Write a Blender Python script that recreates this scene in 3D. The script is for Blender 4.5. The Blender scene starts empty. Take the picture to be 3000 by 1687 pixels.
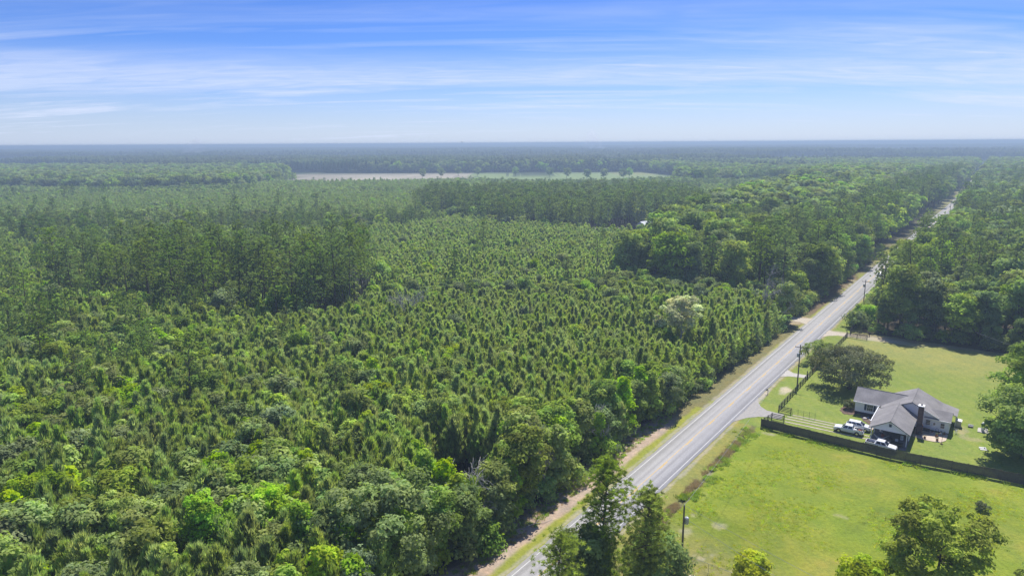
import bpy, math, random
import numpy as np
from mathutils import Matrix, Vector
random.seed(7); rng = np.random.default_rng(11)
SC = bpy.context.scene; COL = SC.collection
R = math.radians

# ------------------------------------------------------------------ camera, sky, sun, exposure
CAM_H = 58.0
cd = bpy.data.cameras.new('camera'); cam = bpy.data.objects.new('camera', cd); COL.objects.link(cam)
cd.sensor_width = 36; cd.lens = 24; cd.clip_start = 1; cd.clip_end = 90000
pitch = math.atan((843.5-419)/2000); roll = math.atan(18/3000)
fw = Vector((0, math.cos(pitch), -math.sin(pitch))); up0 = Vector((0, math.sin(pitch), math.cos(pitch)))
rt = Vector((1, 0, 0))*math.cos(roll) - up0*math.sin(roll); upv = up0*math.cos(roll) + Vector((1, 0, 0))*math.sin(roll)
cam.matrix_world = Matrix(((rt.x, upv.x, -fw.x, 0), (rt.y, upv.y, -fw.y, 0), (rt.z, upv.z, -fw.z, CAM_H), (0, 0, 0, 1)))
SC.camera = cam
SUN_AZ, SUN_EL = 24.0, 57.0            # azimuth to the right of the view direction (+Y)
sl = bpy.data.lights.new('sun', 'SUN'); sun = bpy.data.objects.new('sun', sl); COL.objects.link(sun)
sl.energy = 5.0; sl.angle = R(0.53); sl.color = (1, 0.95, 0.87)
sdir = Vector((math.sin(R(SUN_AZ))*math.cos(R(SUN_EL)), math.cos(R(SUN_AZ))*math.cos(R(SUN_EL)), math.sin(R(SUN_EL))))
sun.rotation_euler = sdir.to_track_quat('Z', 'Y').to_euler()
SC.view_settings.view_transform = 'Standard'; SC.view_settings.look = 'None'
SC.view_settings.gamma = 1; SC.view_settings.use_curve_mapping = False
SC.view_settings.exposure = 0.45

def N(nt, t, loc=(0, 0), **kw):
    n = nt.nodes.new(t); n.location = loc
    for k, v in kw.items():
        if k.startswith('i_'):
            n.inputs[int(k[2:]) if k[2:].isdigit() else k[2:].replace('_', ' ')].default_value = v
        else: setattr(n, k, v)
    return n
def mathn(nt, op, a, b=None, clamp=False):
    n = nt.nodes.new('ShaderNodeMath'); n.operation = op; n.use_clamp = clamp
    for i, v in enumerate((a, b)):
        if v is None: continue
        if isinstance(v, (int, float)): n.inputs[i].default_value = v
        else: nt.links.new(v, n.inputs[i])
    return n.outputs[0]
def ramp(nt, fac, stops):
    r = nt.nodes.new('ShaderNodeValToRGB'); e = r.color_ramp.elements
    while len(e) < len(stops): e.new(0.5)
    for el, (p, c) in zip(e, stops):
        el.position = p; el.color = (*c, 1) if not isinstance(c, (int, float)) else (c, c, c, 1)
    nt.links.new(fac, r.inputs[0]); return r.outputs[0]
def mixc(nt, fac, a, b, mode='MIX'):
    m = nt.nodes.new('ShaderNodeMix'); m.data_type = 'RGBA'; m.blend_type = mode
    for s, v in ((m.inputs[0], fac), (m.inputs[6], a), (m.inputs[7], b)):
        if isinstance(v, (int, float)): s.default_value = v
        elif isinstance(v, tuple): s.default_value = (*v, 1) if len(v) == 3 else v
        else: nt.links.new(v, s)
    return m.outputs[2]

world = bpy.data.worlds.new('World'); SC.world = world; world.use_nodes = True
nt = world.node_tree; nt.nodes.clear()
sky = N(nt, 'ShaderNodeTexSky'); sky.sky_type = 'NISHITA'; sky.sun_disc = False
sky.sun_elevation = R(SUN_EL); sky.sun_rotation = R(SUN_AZ); sky.altitude = 60
sky.air_density = 1.0; sky.dust_density = 0.6; sky.ozone_density = 2.4
tc = N(nt, 'ShaderNodeTexCoord'); sep = N(nt, 'ShaderNodeSeparateXYZ'); nt.links.new(tc.outputs['Generated'], sep.inputs[0])
zc = mathn(nt, 'MAXIMUM', sep.outputs[2], 0.0)
zz = mathn(nt, 'ADD', zc, 0.085)
px = mathn(nt, 'DIVIDE', sep.outputs[0], zz); py = mathn(nt, 'DIVIDE', sep.outputs[1], zz)
comb = N(nt, 'ShaderNodeCombineXYZ'); nt.links.new(px, comb.inputs[0]); nt.links.new(py, comb.inputs[1])
def cloud(scale, sx, sy, rot, off, lo, hi, detail=7, dist=0.6, rough=0.55):
    mp = N(nt, 'ShaderNodeMapping'); nt.links.new(comb.outputs[0], mp.inputs[0])
    mp.inputs['Scale'].default_value = (sx, sy, 1); mp.inputs['Rotation'].default_value = (0, 0, R(rot)); mp.inputs['Location'].default_value = off
    no = N(nt, 'ShaderNodeTexNoise'); nt.links.new(mp.outputs[0], no.inputs['Vector'])
    no.inputs['Scale'].default_value = scale; no.inputs['Detail'].default_value = detail; no.inputs['Roughness'].default_value = rough; no.inputs['Distortion'].default_value = dist
    return ramp(nt, no.outputs[0], [(lo, 0.0), (hi, 1.0)])
c1 = cloud(0.75, 0.36, 1.25, 5, (3.1, 2.7, 0), 0.45, 0.68, dist=0.7, rough=0.5)
c2 = cloud(1.7, 0.22, 1.4, -5, (7.3, 4.1, 2), 0.43, 0.66, dist=0.7)
c3 = cloud(3.0, 0.55, 1.6, 12, (1.3, 9.1, 5), 0.30, 0.70, dist=1.2)
c0 = cloud(0.42, 0.22, 1.15, 3, (5.2, 0.4, 8), 0.42, 0.60, detail=5, dist=0.5, rough=0.5)
low = ramp(nt, sep.outputs[2], [(0.0, 0.5), (0.03, 0.9), (0.09, 0.75), (0.13, 0.0)])
cl = mathn(nt, 'MAXIMUM', mathn(nt, 'MAXIMUM', c1, mathn(nt, 'MULTIPLY', c2, 0.8)), mathn(nt, 'MULTIPLY', c0, low))
cl = mathn(nt, 'MULTIPLY', cl, mathn(nt, 'ADD', mathn(nt, 'MULTIPLY', c3, 0.5), 0.55))
fade = ramp(nt, sep.outputs[2], [(0.0, 1.0), (0.10, 1.0), (0.145, 0.5), (0.20, 0.25)])
cl = mathn(nt, 'MULTIPLY', cl, fade, clamp=True)
hs = N(nt, 'ShaderNodeHueSaturation'); nt.links.new(sky.outputs[0], hs.inputs['Color']); hs.inputs['Saturation'].default_value = 1.08
tint = ramp(nt, sep.outputs[2], [(0.0, (0.56, 0.77, 1.16)), (0.03, (0.48, 0.66, 1.06)), (0.09, (0.36, 0.54, 0.98)), (0.20, (0.29, 0.46, 0.86))])
veil = ramp(nt, sep.outputs[2], [(0.0, 0.60), (0.025, 0.42), (0.07, 0.16), (0.13, 0.0)])
blue = mixc(nt, 1.0, mixc(nt, 1.0, hs.outputs[0], tint, 'MULTIPLY'), (1.05, 1.02, 1.06), 'MULTIPLY')
skyc = mixc(nt, mathn(nt, 'MAXIMUM', mathn(nt, 'MULTIPLY', cl, 0.88), veil), blue, (5.5, 6.1, 7.7))
bg = N(nt, 'ShaderNodeBackground'); bg.inputs[1].default_value = 0.1; nt.links.new(skyc, bg.inputs[0])
wo = N(nt, 'ShaderNodeOutputWorld'); nt.links.new(bg.outputs[0], wo.inputs[0])

SC.cycles.max_bounces = 6; SC.cycles.diffuse_bounces = 4; SC.cycles.glossy_bounces = 1
SC.cycles.transmission_bounces = 3; SC.cycles.transparent_max_bounces = 4; SC.cycles.volume_bounces = 0
SC.cycles.use_denoising = True; SC.cycles.caustics_reflective = False; SC.cycles.caustics_refractive = False
SC.cycles.sample_clamp_indirect = 4

# ------------------------------------------------------------------ helpers
RX, RY, RDX, RDY = 6.875, 87.888, 0.59396, 0.80449      # road frame: s along the road, t to its right
ROAD_ANG = math.atan2(RDY, RDX)
def W(s, t, z=0.0): return Vector((RX+RDX*s+RDY*t, RY+RDY*s-RDX*t, z))
def ST(x, y):
    a, b = x-RX, y-RY; return a*RDX+b*RDY, a*RDY-b*RDX
M = {}
def principled(name, col, rough=0.7, metal=0.0, noise=None, bump=0.0, spec=0.3, scale=6.0):
    m = bpy.data.materials.new(name); m.use_nodes = True; t = m.node_tree; b = t.nodes['Principled BSDF']
    b.inputs['Base Color'].default_value = (*col, 1); b.inputs['Roughness'].default_value = rough
    b.inputs['Metallic'].default_value = metal; b.inputs['Specular IOR Level'].default_value = spec
    if noise:
        tcn = t.nodes.new('ShaderNodeTexCoord'); no = t.nodes.new('ShaderNodeTexNoise')
        no.inputs['Scale'].default_value = scale; no.inputs['Detail'].default_value = 5
        t.links.new(tcn.outputs['Object'], no.inputs['Vector'])
        c = ramp(t, no.outputs[0], [(0.3, tuple(x*(1-noise) for x in col)), (0.7, tuple(min(1, x*(1+noise)) for x in col))])
        t.links.new(c, b.inputs['Base Color'])
        if bump:
            bp = t.nodes.new('ShaderNodeBump'); bp.inputs['Strength'].default_value = bump; t.links.new(no.outputs[0], bp.inputs['Height']); t.links.new(bp.outputs[0], b.inputs['Normal'])
    M[name] = m; return m
def leafmat(name, col, trans=0.35, var=0.35, hue=0.03, tcol=None, gloss=0.0):
    m = bpy.data.materials.new(name); m.use_nodes = True; t = m.node_tree; t.nodes.clear()
    at = t.nodes.new('ShaderNodeAttribute'); at.attribute_name = 'Col'
    oi = t.nodes.new('ShaderNodeObjectInfo')
    base = mixc(t, 1.0, at.outputs[0], col, 'MULTIPLY')
    h = t.nodes.new('ShaderNodeHueSaturation'); t.links.new(base, h.inputs['Color'])
    t.links.new(mathn(t, 'ADD', mathn(t, 'MULTIPLY', oi.outputs['Random'], hue*2), 0.5-hue), h.inputs['Hue'])
    r2 = mathn(t, 'FRACT', mathn(t, 'MULTIPLY', oi.outputs['Random'], 37.7))
    t.links.new(mathn(t, 'ADD', mathn(t, 'MULTIPLY', r2, var*2), 1-var), h.inputs['Value'])
    r3 = mathn(t, 'FRACT', mathn(t, 'MULTIPLY', oi.outputs['Random'], 91.3))
    t.links.new(mathn(t, 'ADD', mathn(t, 'MULTIPLY', r3, 0.4), 0.8), h.inputs['Saturation'])
    d = t.nodes.new('ShaderNodeBsdfDiffuse'); tr = t.nodes.new('ShaderNodeBsdfTranslucent'); mx = t.nodes.new('ShaderNodeMixShader')
    t.links.new(h.outputs[0], d.inputs[0])
    tcc = mixc(t, 1.0, h.outputs[0], tcol or (1.25, 1.3, 0.55), 'MULTIPLY'); t.links.new(tcc, tr.inputs[0])
    mx.inputs[0].default_value = trans; t.links.new(d.outputs[0], mx.inputs[1]); t.links.new(tr.outputs[0], mx.inputs[2])
    o = t.nodes.new('ShaderNodeOutputMaterial'); fin = mx.outputs[0]
    if gloss:
        g = t.nodes.new('ShaderNodeBsdfGlossy'); g.inputs['Roughness'].default_value = 0.45
        m2 = t.nodes.new('ShaderNodeMixShader'); m2.inputs[0].default_value = gloss
        t.links.new(fin, m2.inputs[1]); t.links.new(g.outputs[0], m2.inputs[2]); fin = m2.outputs[0]
    t.links.new(fin, o.inputs[0]); M[name] = m; return m

def tag(o, label=None, cat=None, group=None, kind=None):
    if label: o['label'] = label
    if cat: o['category'] = cat
    if group: o['group'] = group
    if kind: o['kind'] = kind
    return o
def mesh_np(name, V, F, mats, mi=None, col=None, smooth=False):
    """V (n,3); F list of (k,m) int arrays"""
    me = bpy.data.meshes.new(name)
    Fs = [np.asarray(f, dtype=np.int32) for f in (F if isinstance(F, list) else [F]) if len(f)]
    V = np.asarray(V, dtype=np.float32)
    me.vertices.add(len(V)); me.vertices.foreach_set('co', V.ravel())
    nl = sum(f.size for f in Fs); npoly = sum(len(f) for f in Fs)
    me.loops.add(nl); me.polygons.add(npoly)
    me.loops.foreach_set('vertex_index', np.concatenate([f.ravel() for f in Fs]))
    tot = np.concatenate([np.full(len(f), f.shape[1], dtype=np.int32) for f in Fs])
    st = np.concatenate([[0], np.cumsum(tot)[:-1]]).astype(np.int32)
    me.polygons.foreach_set('loop_start', st)
    if mi is not None: me.polygons.foreach_set('material_index', np.asarray(mi, dtype=np.int32))
    if smooth: me.polygons.foreach_set('use_smooth', np.ones(npoly, dtype=bool))
    for m in (mats if isinstance(mats, (list, tuple)) else [mats]): me.materials.append(m)
    if col is not None:
        a = me.color_attributes.new('Col', 'FLOAT_COLOR', 'POINT')
        c = np.ones((len(V), 4), dtype=np.float32); c[:, :3] = col; a.data.foreach_set('color', c.ravel())
    me.update(calc_edges=True); me.validate()
    return me
def obj(name, me, parent=None, loc=None, rz=0.0):
    o = bpy.data.objects.new(name, me); COL.objects.link(o)
    if parent: o.parent = parent
    if loc is not None: o.location = loc
    if rz: o.rotation_euler = (0, 0, rz)
    return o
def empty(name, loc, rz=0.0):
    o = bpy.data.objects.new(name, None); COL.objects.link(o); o.location = loc; o.rotation_euler = (0, 0, rz); o.empty_display_size = 0.5
    return o
def copy_tree(o, parent=None):
    c = o.copy(); COL.objects.link(c); c.parent = parent
    for ch in list(o.children): copy_tree(ch, c)
    return c
class MB:
    def __init__(s): s.v = []; s.f = []
    def add(s, vs, fs):
        n = len(s.v); s.v += [tuple(v) for v in vs]; s.f += [tuple(i+n for i in f) for f in fs]; return s
    def box(s, a, b, bev=0.0):
        (x0, y0, z0), (x1, y1, z1) = a, b
        vs = [(x0, y0, z0), (x1, y0, z0), (x1, y1, z0), (x0, y1, z0), (x0, y0, z1), (x1, y0, z1), (x1, y1, z1), (x0, y1, z1)]
        return s.add(vs, [(0, 3, 2, 1), (4, 5, 6, 7), (0, 1, 5, 4), (1, 2, 6, 5), (2, 3, 7, 6), (3, 0, 4, 7)])
    def tube(s, pts, rad, n=8, cap=True):
        pts = [Vector(p) for p in pts]; rad = rad if isinstance(rad, (list, tuple)) else [rad]*len(pts)
        rings = []
        for i, p in enumerate(pts):
            d = (pts[min(i+1, len(pts)-1)]-pts[max(i-1, 0)]).normalized()
            a = d.cross(Vector((0, 0, 1)) if abs(d.z) < 0.9 else Vector((1, 0, 0))).normalized(); b = d.cross(a)
            rings.append([p+(a*math.cos(2*math.pi*k/n)+b*math.sin(2*math.pi*k/n))*rad[i] for k in range(n)])
        vs = [v for r in rings for v in r]; fs = []
        for i in range(len(pts)-1):
            for k in range(n):
                fs.append((i*n+k, i*n+(k+1) % n, (i+1)*n+(k+1) % n, (i+1)*n+k))
        if cap: fs += [tuple(range(n))[::-1], tuple((len(pts)-1)*n+k for k in range(n))]
        return s.add(vs, fs)
    def loft(s, rings, cap=True):
        n = len(rings[0]); vs = [v for r in rings for v in r]; fs = []
        for i in range(len(rings)-1):
            for k in range(n): fs.append((i*n+k, i*n+(k+1) % n, (i+1)*n+(k+1) % n, (i+1)*n+k))
        if cap: fs += [tuple(range(n))[::-1], tuple((len(rings)-1)*n+k for k in range(n))]
        return s.add(vs, fs)
    def mesh(s, name, mat, smooth=False):
        me = bpy.data.meshes.new(name); me.from_pydata(s.v, [], s.f); me.materials.append(M[mat] if isinstance(mat, str) else mat)
        import bmesh
        bm = bmesh.new(); bm.from_mesh(me); bmesh.ops.recalc_face_normals(bm, faces=bm.faces); bm.to_mesh(me); bm.free()
        if smooth:
            me.polygons.foreach_set('use_smooth', [True]*len(me.polygons))
        return me
    def build(s, name, mat, parent=None, loc=None, rz=0.0, smooth=False, bevel=0.0):
        o = obj(name, s.mesh(name, mat, smooth), parent, loc, rz)
        if bevel:
            b = o.modifiers.new('bevel', 'BEVEL'); b.width = bevel; b.segments = 2; b.limit_method = 'ANGLE'
        return o
def vnoise(x, y, seed=0):
    xi = np.floor(x).astype(np.int64); yi = np.floor(y).astype(np.int64); fx = x-xi; fy = y-yi
    fx = fx*fx*(3-2*fx); fy = fy*fy*(3-2*fy)
    def h(a, b):
        n = (a*374761393+b*668265263+seed*1442695041) & 0xffffffff
        n = ((n ^ (n >> 13))*1274126177) & 0xffffffff
        return ((n ^ (n >> 16)) & 0xffff)/65535.0
    return (h(xi, yi)*(1-fx)+h(xi+1, yi)*fx)*(1-fy)+(h(xi, yi+1)*(1-fx)+h(xi+1, yi+1)*fx)*fy
def fbm(x, y, sc, seed=0, oct=4):
    x = np.asarray(x, float)/sc; y = np.asarray(y, float)/sc; r = 0; a = 0.5; tot = 0
    for i in range(oct):
        r = r+a*vnoise(x, y, seed+i*17); tot += a; a *= 0.5; x = x*2.03+11.3; y = y*2.03+5.7
    return r/tot
def inpoly(x, y, poly):
    x = np.asarray(x); y = np.asarray(y); c = np.zeros(x.shape, bool); n = len(poly)
    for i in range(n):
        x0, y0 = poly[i]; x1, y1 = poly[(i+1) % n]
        if y0 == y1: continue
        cond = ((y0 > y) != (y1 > y)) & (x < (x1-x0)*(y-y0)/(y1-y0)+x0); c ^= cond
    return c
def sm(a, b, x): 
    t = np.clip((x-a)/(b-a), 0, 1); return t*t*(3-2*t)

# ------------------------------------------------------------------ materials
principled('bark', (0.085, 0.068, 0.055), 0.9, noise=0.35, bump=0.4, scale=3)
principled('pine_bark', (0.10, 0.07, 0.055), 0.9, noise=0.35, bump=0.4, scale=3)
principled('grey_bark', (0.36, 0.34, 0.32), 0.9, noise=0.25, scale=3)
leafmat('needles_young', (0.34, 0.44, 0.140), 0.50, 0.18, 0.014, tcol=(1.32, 1.3, 0.75))
leafmat('needles_tall', (0.225, 0.305, 0.10), 0.45, 0.20, 0.018)
leafmat('leaf_mid', (0.28, 0.365, 0.10), 0.45, 0.20, 0.02)
leafmat('leaf_bright', (0.37, 0.50, 0.085), 0.45, 0.14, 0.015)
leafmat('leaf_grey', (0.255, 0.32, 0.13), 0.42, 0.18, 0.018)
leafmat('leaf_oak', (0.19, 0.205, 0.115), 0.38, 0.1, 0.01)
leafmat('leaf_lime', (0.345, 0.45, 0.09), 0.45, 0.15, 0.015)
leafmat('leaf_far', (0.095, 0.125, 0.050), 0.2, 0.3, 0.02)
leafmat('blossom', (0.74, 0.74, 0.40), 0.4, 0.02, 0.0, tcol=(1, 1, 0.8))
leafmat('grass_blade', (0.55, 0.60, 0.10), 0.5, 0.3, 0.03)
leafmat('dry_grass', (0.48, 0.40, 0.27), 0.4, 0.25, 0.02, tcol=(1, 0.95, 0.7))
leafmat('weed', (0.34, 0.45, 0.10), 0.45, 0.3, 0.03)

# ------------------------------------------------------------------ plants
def blades(C, D, L, Wd, g):
    """narrow triangles rooted at C pointing along D"""
    n = len(C); D = D/np.linalg.norm(D, axis=1, keepdims=True)
    s = g.normal(size=(n, 3)); s -= (s*D).sum(1, keepdims=True)*D; s /= np.linalg.norm(s, axis=1, keepdims=True)+1e-9
    V = np.empty((n, 3, 3)); V[:, 0] = C-s*Wd[:, None]; V[:, 1] = C+s*Wd[:, None]; V[:, 2] = C+D*L[:, None]
    return V.reshape(-1, 3), np.arange(n*3).reshape(-1, 3)
def leaves(C, Nn, S, g):
    """small kite quads"""
    n = len(C); Nn = Nn/(np.linalg.norm(Nn, axis=1, keepdims=True)+1e-9)
    a = g.normal(size=(n, 3)); a -= (a*Nn).sum(1, keepdims=True)*Nn; a /= np.linalg.norm(a, axis=1, keepdims=True)+1e-9
    b = np.cross(Nn, a); S = S[:, None]
    V = np.stack([C-a*S, C+b*S*0.62+Nn*S*0.12, C+a*S, C-b*S*0.62+Nn*S*0.12], 1)
    return V.reshape(-1, 3), np.arange(n*4).reshape(-1, 4)
def limbs(paths, name, mat, n=6):
    mb = MB()
    for pts, rr in paths: mb.tube(pts, rr, n, cap=False)
    return mb.mesh(name, mat)
def unit(g, n):
    v = g.normal(size=(n, 3)); return v/np.linalg.norm(v, axis=1, keepdims=True)
LIB = {}
def reg(kind, key, trunk, crown):
    LIB.setdefault(kind, []).append((trunk, crown))
def pine_young(seed, h=9.0, rad=1.9, nwh=16, nbr=7, ntuft=2, nbl=11, bl=0.62, bw=0.062, mat='needles_young', base=0.12, name='young_pine'):
    g = np.random.default_rng(seed); C = []; D = []; LL = []; K = []; paths = []
    tp = [(g.normal()*0.12*i/3, g.normal()*0.12*i/3, h*i/4) for i in range(5)]; tp[0] = (0, 0, -0.3)
    paths.append((tp, [0.14*h/9, 0.11*h/9, 0.08*h/9, 0.05*h/9, 0.015]))
    def ax(z):
        i = min(3, int(z/h*4)); f = z/h*4-i; return np.array(tp[i])*(1-f)+np.array(tp[i+1])*f if i > 0 else np.array([0, 0, z])
    for w in range(nwh):
        f = base+(1-base)*(w/(nwh-1))**0.95; z = f*h
        env = rad*min(1.0, (1-f)*2.1+0.14)**0.8*(0.78+0.44*g.random())
        if f < 0.35: env *= 0.75+0.25*f/0.35
        a0 = g.random()*6.28; p0 = ax(z*0.98)
        for b in range(nbr):
            a = a0+6.283*b/nbr+g.normal()*0.25; L = env*(0.7+0.5*g.random()); tilt = 0.50+0.75*f+g.normal()*0.14
            d = np.array([math.cos(a)*math.cos(tilt), math.sin(a)*math.cos(tilt), math.sin(tilt)])
            tone = (0.68+0.62*g.random())
            for k in range(ntuft):
                q = 1-0.33*k+g.normal()*0.06
                if q*L < 0.15 and k: continue
                c = p0+d*L*q+g.normal(size=3)*0.10*(k > 0)+np.array([0, 0, 0.10*L*q*q])
                dd = unit(g, nbl)*0.46+d*0.40+np.array([0, 0, 0.85]); 
                C.append(np.repeat(c[None], nbl, 0)+unit(g, nbl)*0.16); D.append(dd)
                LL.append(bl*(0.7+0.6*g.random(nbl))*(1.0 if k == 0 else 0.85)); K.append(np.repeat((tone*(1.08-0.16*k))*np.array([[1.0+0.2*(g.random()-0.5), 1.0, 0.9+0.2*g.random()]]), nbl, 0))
    top = np.array(tp[-1]); n = 10
    C.append(np.repeat(top[None], n, 0)-np.array([0, 0, 0.2])); D.append(unit(g, n)*0.5+np.array([0, 0, 1.3])); LL.append(np.full(n, bl*1.1)); K.append(np.full((n, 3), 1.1))
    C = np.concatenate(C); D = np.concatenate(D); LL = np.concatenate(LL); K = np.concatenate(K)
    V, F = blades(C, D, LL, np.full(len(C), bw), g)
    return limbs(paths, name+'_trunk', 'pine_bark', 5), mesh_np(name+'_crown', V, F, M[mat], col=np.repeat(K, 3, 0))
def pine_tall(seed, h=24.0, start=0.5, R0=3.4, ncl=55, per=60, bl=0.42, bw=0.07, mat='needles_tall', dense=1.0, name='tall_pine', wide=False):
    g = np.random.default_rng(seed); paths = []; C = []; D = []; LL = []; K = []
    lean = g.normal(size=2)*0.5
    def ax(z): f = z/h; return np.array([lean[0]*f*f+0.25*math.sin(f*5+seed), lean[1]*f*f+0.2*math.cos(f*4+seed)-0.2, z])
    paths.append(([ax(h*f)-np.array([0, 0, 0.4 if f == 0 else 0]) for f in np.linspace(0, 1, 8)], list(np.linspace(0.30, 0.05, 8)*h/24)))
    for k in range(ncl):
        f = start+(1-start)*(k+0.5)/ncl*(1.0) ; z = h*f
        u = (f-start)/(1-start); prof = (0.45+1.1*u)*(1.25-u) if u < 0.8 else 1.0*(1.15-u)*1.7
        if wide: prof = (0.62+0.5*u) if u < 0.72 else max(0.3, (1-u)*3.0+0.15)
        L = R0*max(0.12, prof)*(0.45+0.65*g.random()); a = k*2.4+g.normal()*0.4; tilt = 0.15+0.5*u+g.normal()*0.15
        p0 = ax(z); d = np.array([math.cos(a)*math.cos(tilt), math.sin(a)*math.cos(tilt), math.sin(tilt)]); e = p0+d*L
        if k % 2 == 0: paths.append(([p0, (p0+e)/2+np.array([0, 0, -0.1]), e], [0.07, 0.05, 0.02]))
        cr = (0.95+0.6*g.random())*(1 if ncl < 60 else 0.72)*(0.85 if u > 0.85 else 1.0); tone = 0.5+0.95*g.random()
        nsub = 5
        for j in range(nsub):
            c = e+g.normal(size=3)*np.array([cr*0.75, cr*0.75, cr*0.38])-d*L*0.16*j*g.random()
            n = int(per*dense/nsub); dirs = unit(g, n); dirs[:, 2] = dirs[:, 2]*0.7+0.35
            C.append(c+dirs*0.08); D.append(dirs+d*0.25); LL.append(bl*(0.75+0.5*g.random(n))); K.append(np.repeat(np.array([[tone, tone, tone*0.95]])*(0.9+0.2*g.random()), n, 0))
    for k in range(5):     # dead stubs
        z = h*(0.25+0.25*g.random()); a = g.random()*6.28; p0 = ax(z); paths.append(([p0, p0+np.array([math.cos(a), math.sin(a), 0.1])*(0.6+g.random())], [0.05, 0.01]))
    C = np.concatenate(C); D = np.concatenate(D); LL = np.concatenate(LL); K = np.concatenate(K)
    V, F = blades(C, D, LL, np.full(len(C), bw), g)
    return limbs(paths, name+'_trunk', 'pine_bark', 6), mesh_np(name+'_crown', V, F, M[mat], col=np.repeat(K, 3, 0))
def broadleaf(seed, h=13.0, rx=4.0, base=0.22, ncl=46, per=70, ls=0.34, mat='leaf_mid', shape='round', bark='bark', name='broadleaf_tree', flat=0.5, trunks=1, cl=1.25):
    g = np.random.default_rng(seed); C = []; Nn = []; S = []; K = []; paths = []
    z0 = h*base; cz = (h+z0)/2; hz = (h-z0)/2
    tr = 0.022*h
    tips = []
    for k in range(ncl):
        u = (k+0.5)/ncl; a = k*2.39996+g.normal()*0.3
        if shape == 'round':
            zz = -0.9+1.85*u**0.8; rr = math.sqrt(max(0.03, 1-zz*zz*0.92))
        elif shape == 'cone':
            zz = -0.95+1.9*u; rr = (1.0-0.82*u)*(0.55+0.45*min(1, u*5))
        else:
            zz = -1+1.95*u; rr = (1-0.5*abs(zz)**2.5)*0.9
        q = (0.62+0.5*g.random()) if g.random() > 0.25 else 0.35*g.random()+0.15
        c = np.array([math.cos(a)*rr*rx*q, math.sin(a)*rr*rx*q, cz+zz*hz*(0.96+0.08*g.random())])
        tips.append(c); r = cl*(0.62+0.75*g.random())*(0.7 if u > 0.93 else 1); tone = 0.62+0.7*g.random(); warm = g.random()
        n = int(per*(r/cl)**2); v = unit(g, n); v[:, 2] = np.where(v[:, 2] < -0.35, -v[:, 2], v[:, 2])
        rad = (0.55+0.5*g.random(n))[:, None]; lump = 1+0.28*np.sin(v[:, :1]*5+seed+k)*np.cos(v[:, 1:2]*4+k)
        P = c+v*rad*lump*r*np.array([1.1, 1.1, 0.78])
        C.append(P); out = (c-np.array([0, 0, cz-hz*0.5])); out /= np.linalg.norm(out)+1e-6
        Nn.append(v*0.8+out*0.35+np.array([0, 0, 0.35])+g.normal(size=(n, 3))*0.45)
        S.append(ls*(0.65+0.7*g.random(n)))
        K.append(tone*(0.85+0.3*g.random((n, 1)))*np.array([[0.90+0.16*warm, 1.0, 0.88+0.2*g.random()]]))
    V, F = leaves(np.concatenate(C), np.concatenate(Nn), np.concatenate(S), g)
    for q in range(trunks):
        off = np.array([0, 0, 0]) if trunks == 1 else np.array([math.cos(q*2.1)*0.35, math.sin(q*2.1)*0.35, 0])
        top = np.array([g.normal()*0.3+off[0]*4, g.normal()*0.3+off[1]*4, cz+hz*0.45])
        paths.append(([off+np.array([0, 0, -0.3]), off*1.3+np.array([0, 0, z0*0.8]), (off*2+top)/2, top], [tr, tr*0.78, tr*0.5, tr*0.15]))
        for k in range(q, ncl, max(3, ncl//14)*trunks):
            c = tips[k]; zs = max(z0*0.7, c[2]-0.55*np.hypot(c[0], c[1])-0.5); f = min(1, zs/top[2]); st_ = off*(1-f)+top*f*np.array([1, 1, 0])+np.array([0, 0, min(zs, top[2])])
            m = (st_+c)/2+np.array([0, 0, -0.15]); paths.append(([st_, m, c], [tr*0.38, tr*0.25, tr*0.07]))
    return limbs(paths, name+'_trunk', bark, 6), mesh_np(name+'_crown', V, F, M[mat], col=np.repeat(np.concatenate(K), 4, 0))
def dead_tree(seed, h=11.0, mat='grey_bark', name='dead_tree', spread=1.0):
    g = np.random.default_rng(seed); paths = []
    def grow(p, d, L, r, lev):
        pts = [p]; rr = [r]; q = p.copy(); dd = d.copy()
        for i in range(4):
            dd = dd+g.normal(size=3)*0.14; dd /= np.linalg.norm(dd); q = q+dd*L/4; pts.append(q.copy()); rr.append(r*(1-0.2*(i+1)))
            if lev < 3 and i > 0:
                for _ in range(2 if lev else 3):
                    s = unit(g, 1)[0]*0.9*spread+dd*0.8+np.array([0, 0, 0.25]); s /= np.linalg.norm(s); grow(q.copy(), s, L*(0.42+0.25*g.random()), r*0.42, lev+1)
        paths.append((pts, [max(0.03, q_) for q_ in rr]))
    grow(np.array([0, 0, -0.2]), np.array([0.05, 0, 1.0]), h*0.72, 0.024*h, 0)
    return limbs(paths, name, mat, 5)

for i in range(7): reg('young_pine', i, *pine_young(100+i, h=8.2+0.5*(i % 3), rad=1.62+0.16*(i % 4), base=0.2))
for i in range(5): reg('young_pine_low', i, *pine_young(130+i, h=8.4, rad=1.85, nwh=10, nbr=5, ntuft=1, nbl=12, bl=0.75, bw=0.14))
for i in range(6): reg('tall_pine', i, *pine_tall(160+i, h=22.5+i*0.5, start=0.42+0.05*(i % 3), R0=3.7+0.35*(i % 3), ncl=34, per=170, bl=0.40, bw=0.09))
for i in range(4): reg('tall_pine_low', i, *pine_tall(180+i, h=24, start=0.42+0.05*(i % 3), R0=4.2, ncl=26, per=60, bl=0.75, bw=0.17))
for i in range(7): reg('broadleaf_tree', i, *broadleaf(200+i, h=12+(i % 5)*0.6, rx=3.2+0.4*(i % 3), ls=0.30, per=85, ncl=50, shape=['round', 'round', 'round', 'column', 'round', 'cone', 'round'][i], mat=['leaf_mid', 'leaf_lime', 'leaf_grey', 'leaf_mid', 'leaf_mid', 'leaf_lime', 'leaf_grey'][i]))
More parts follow.
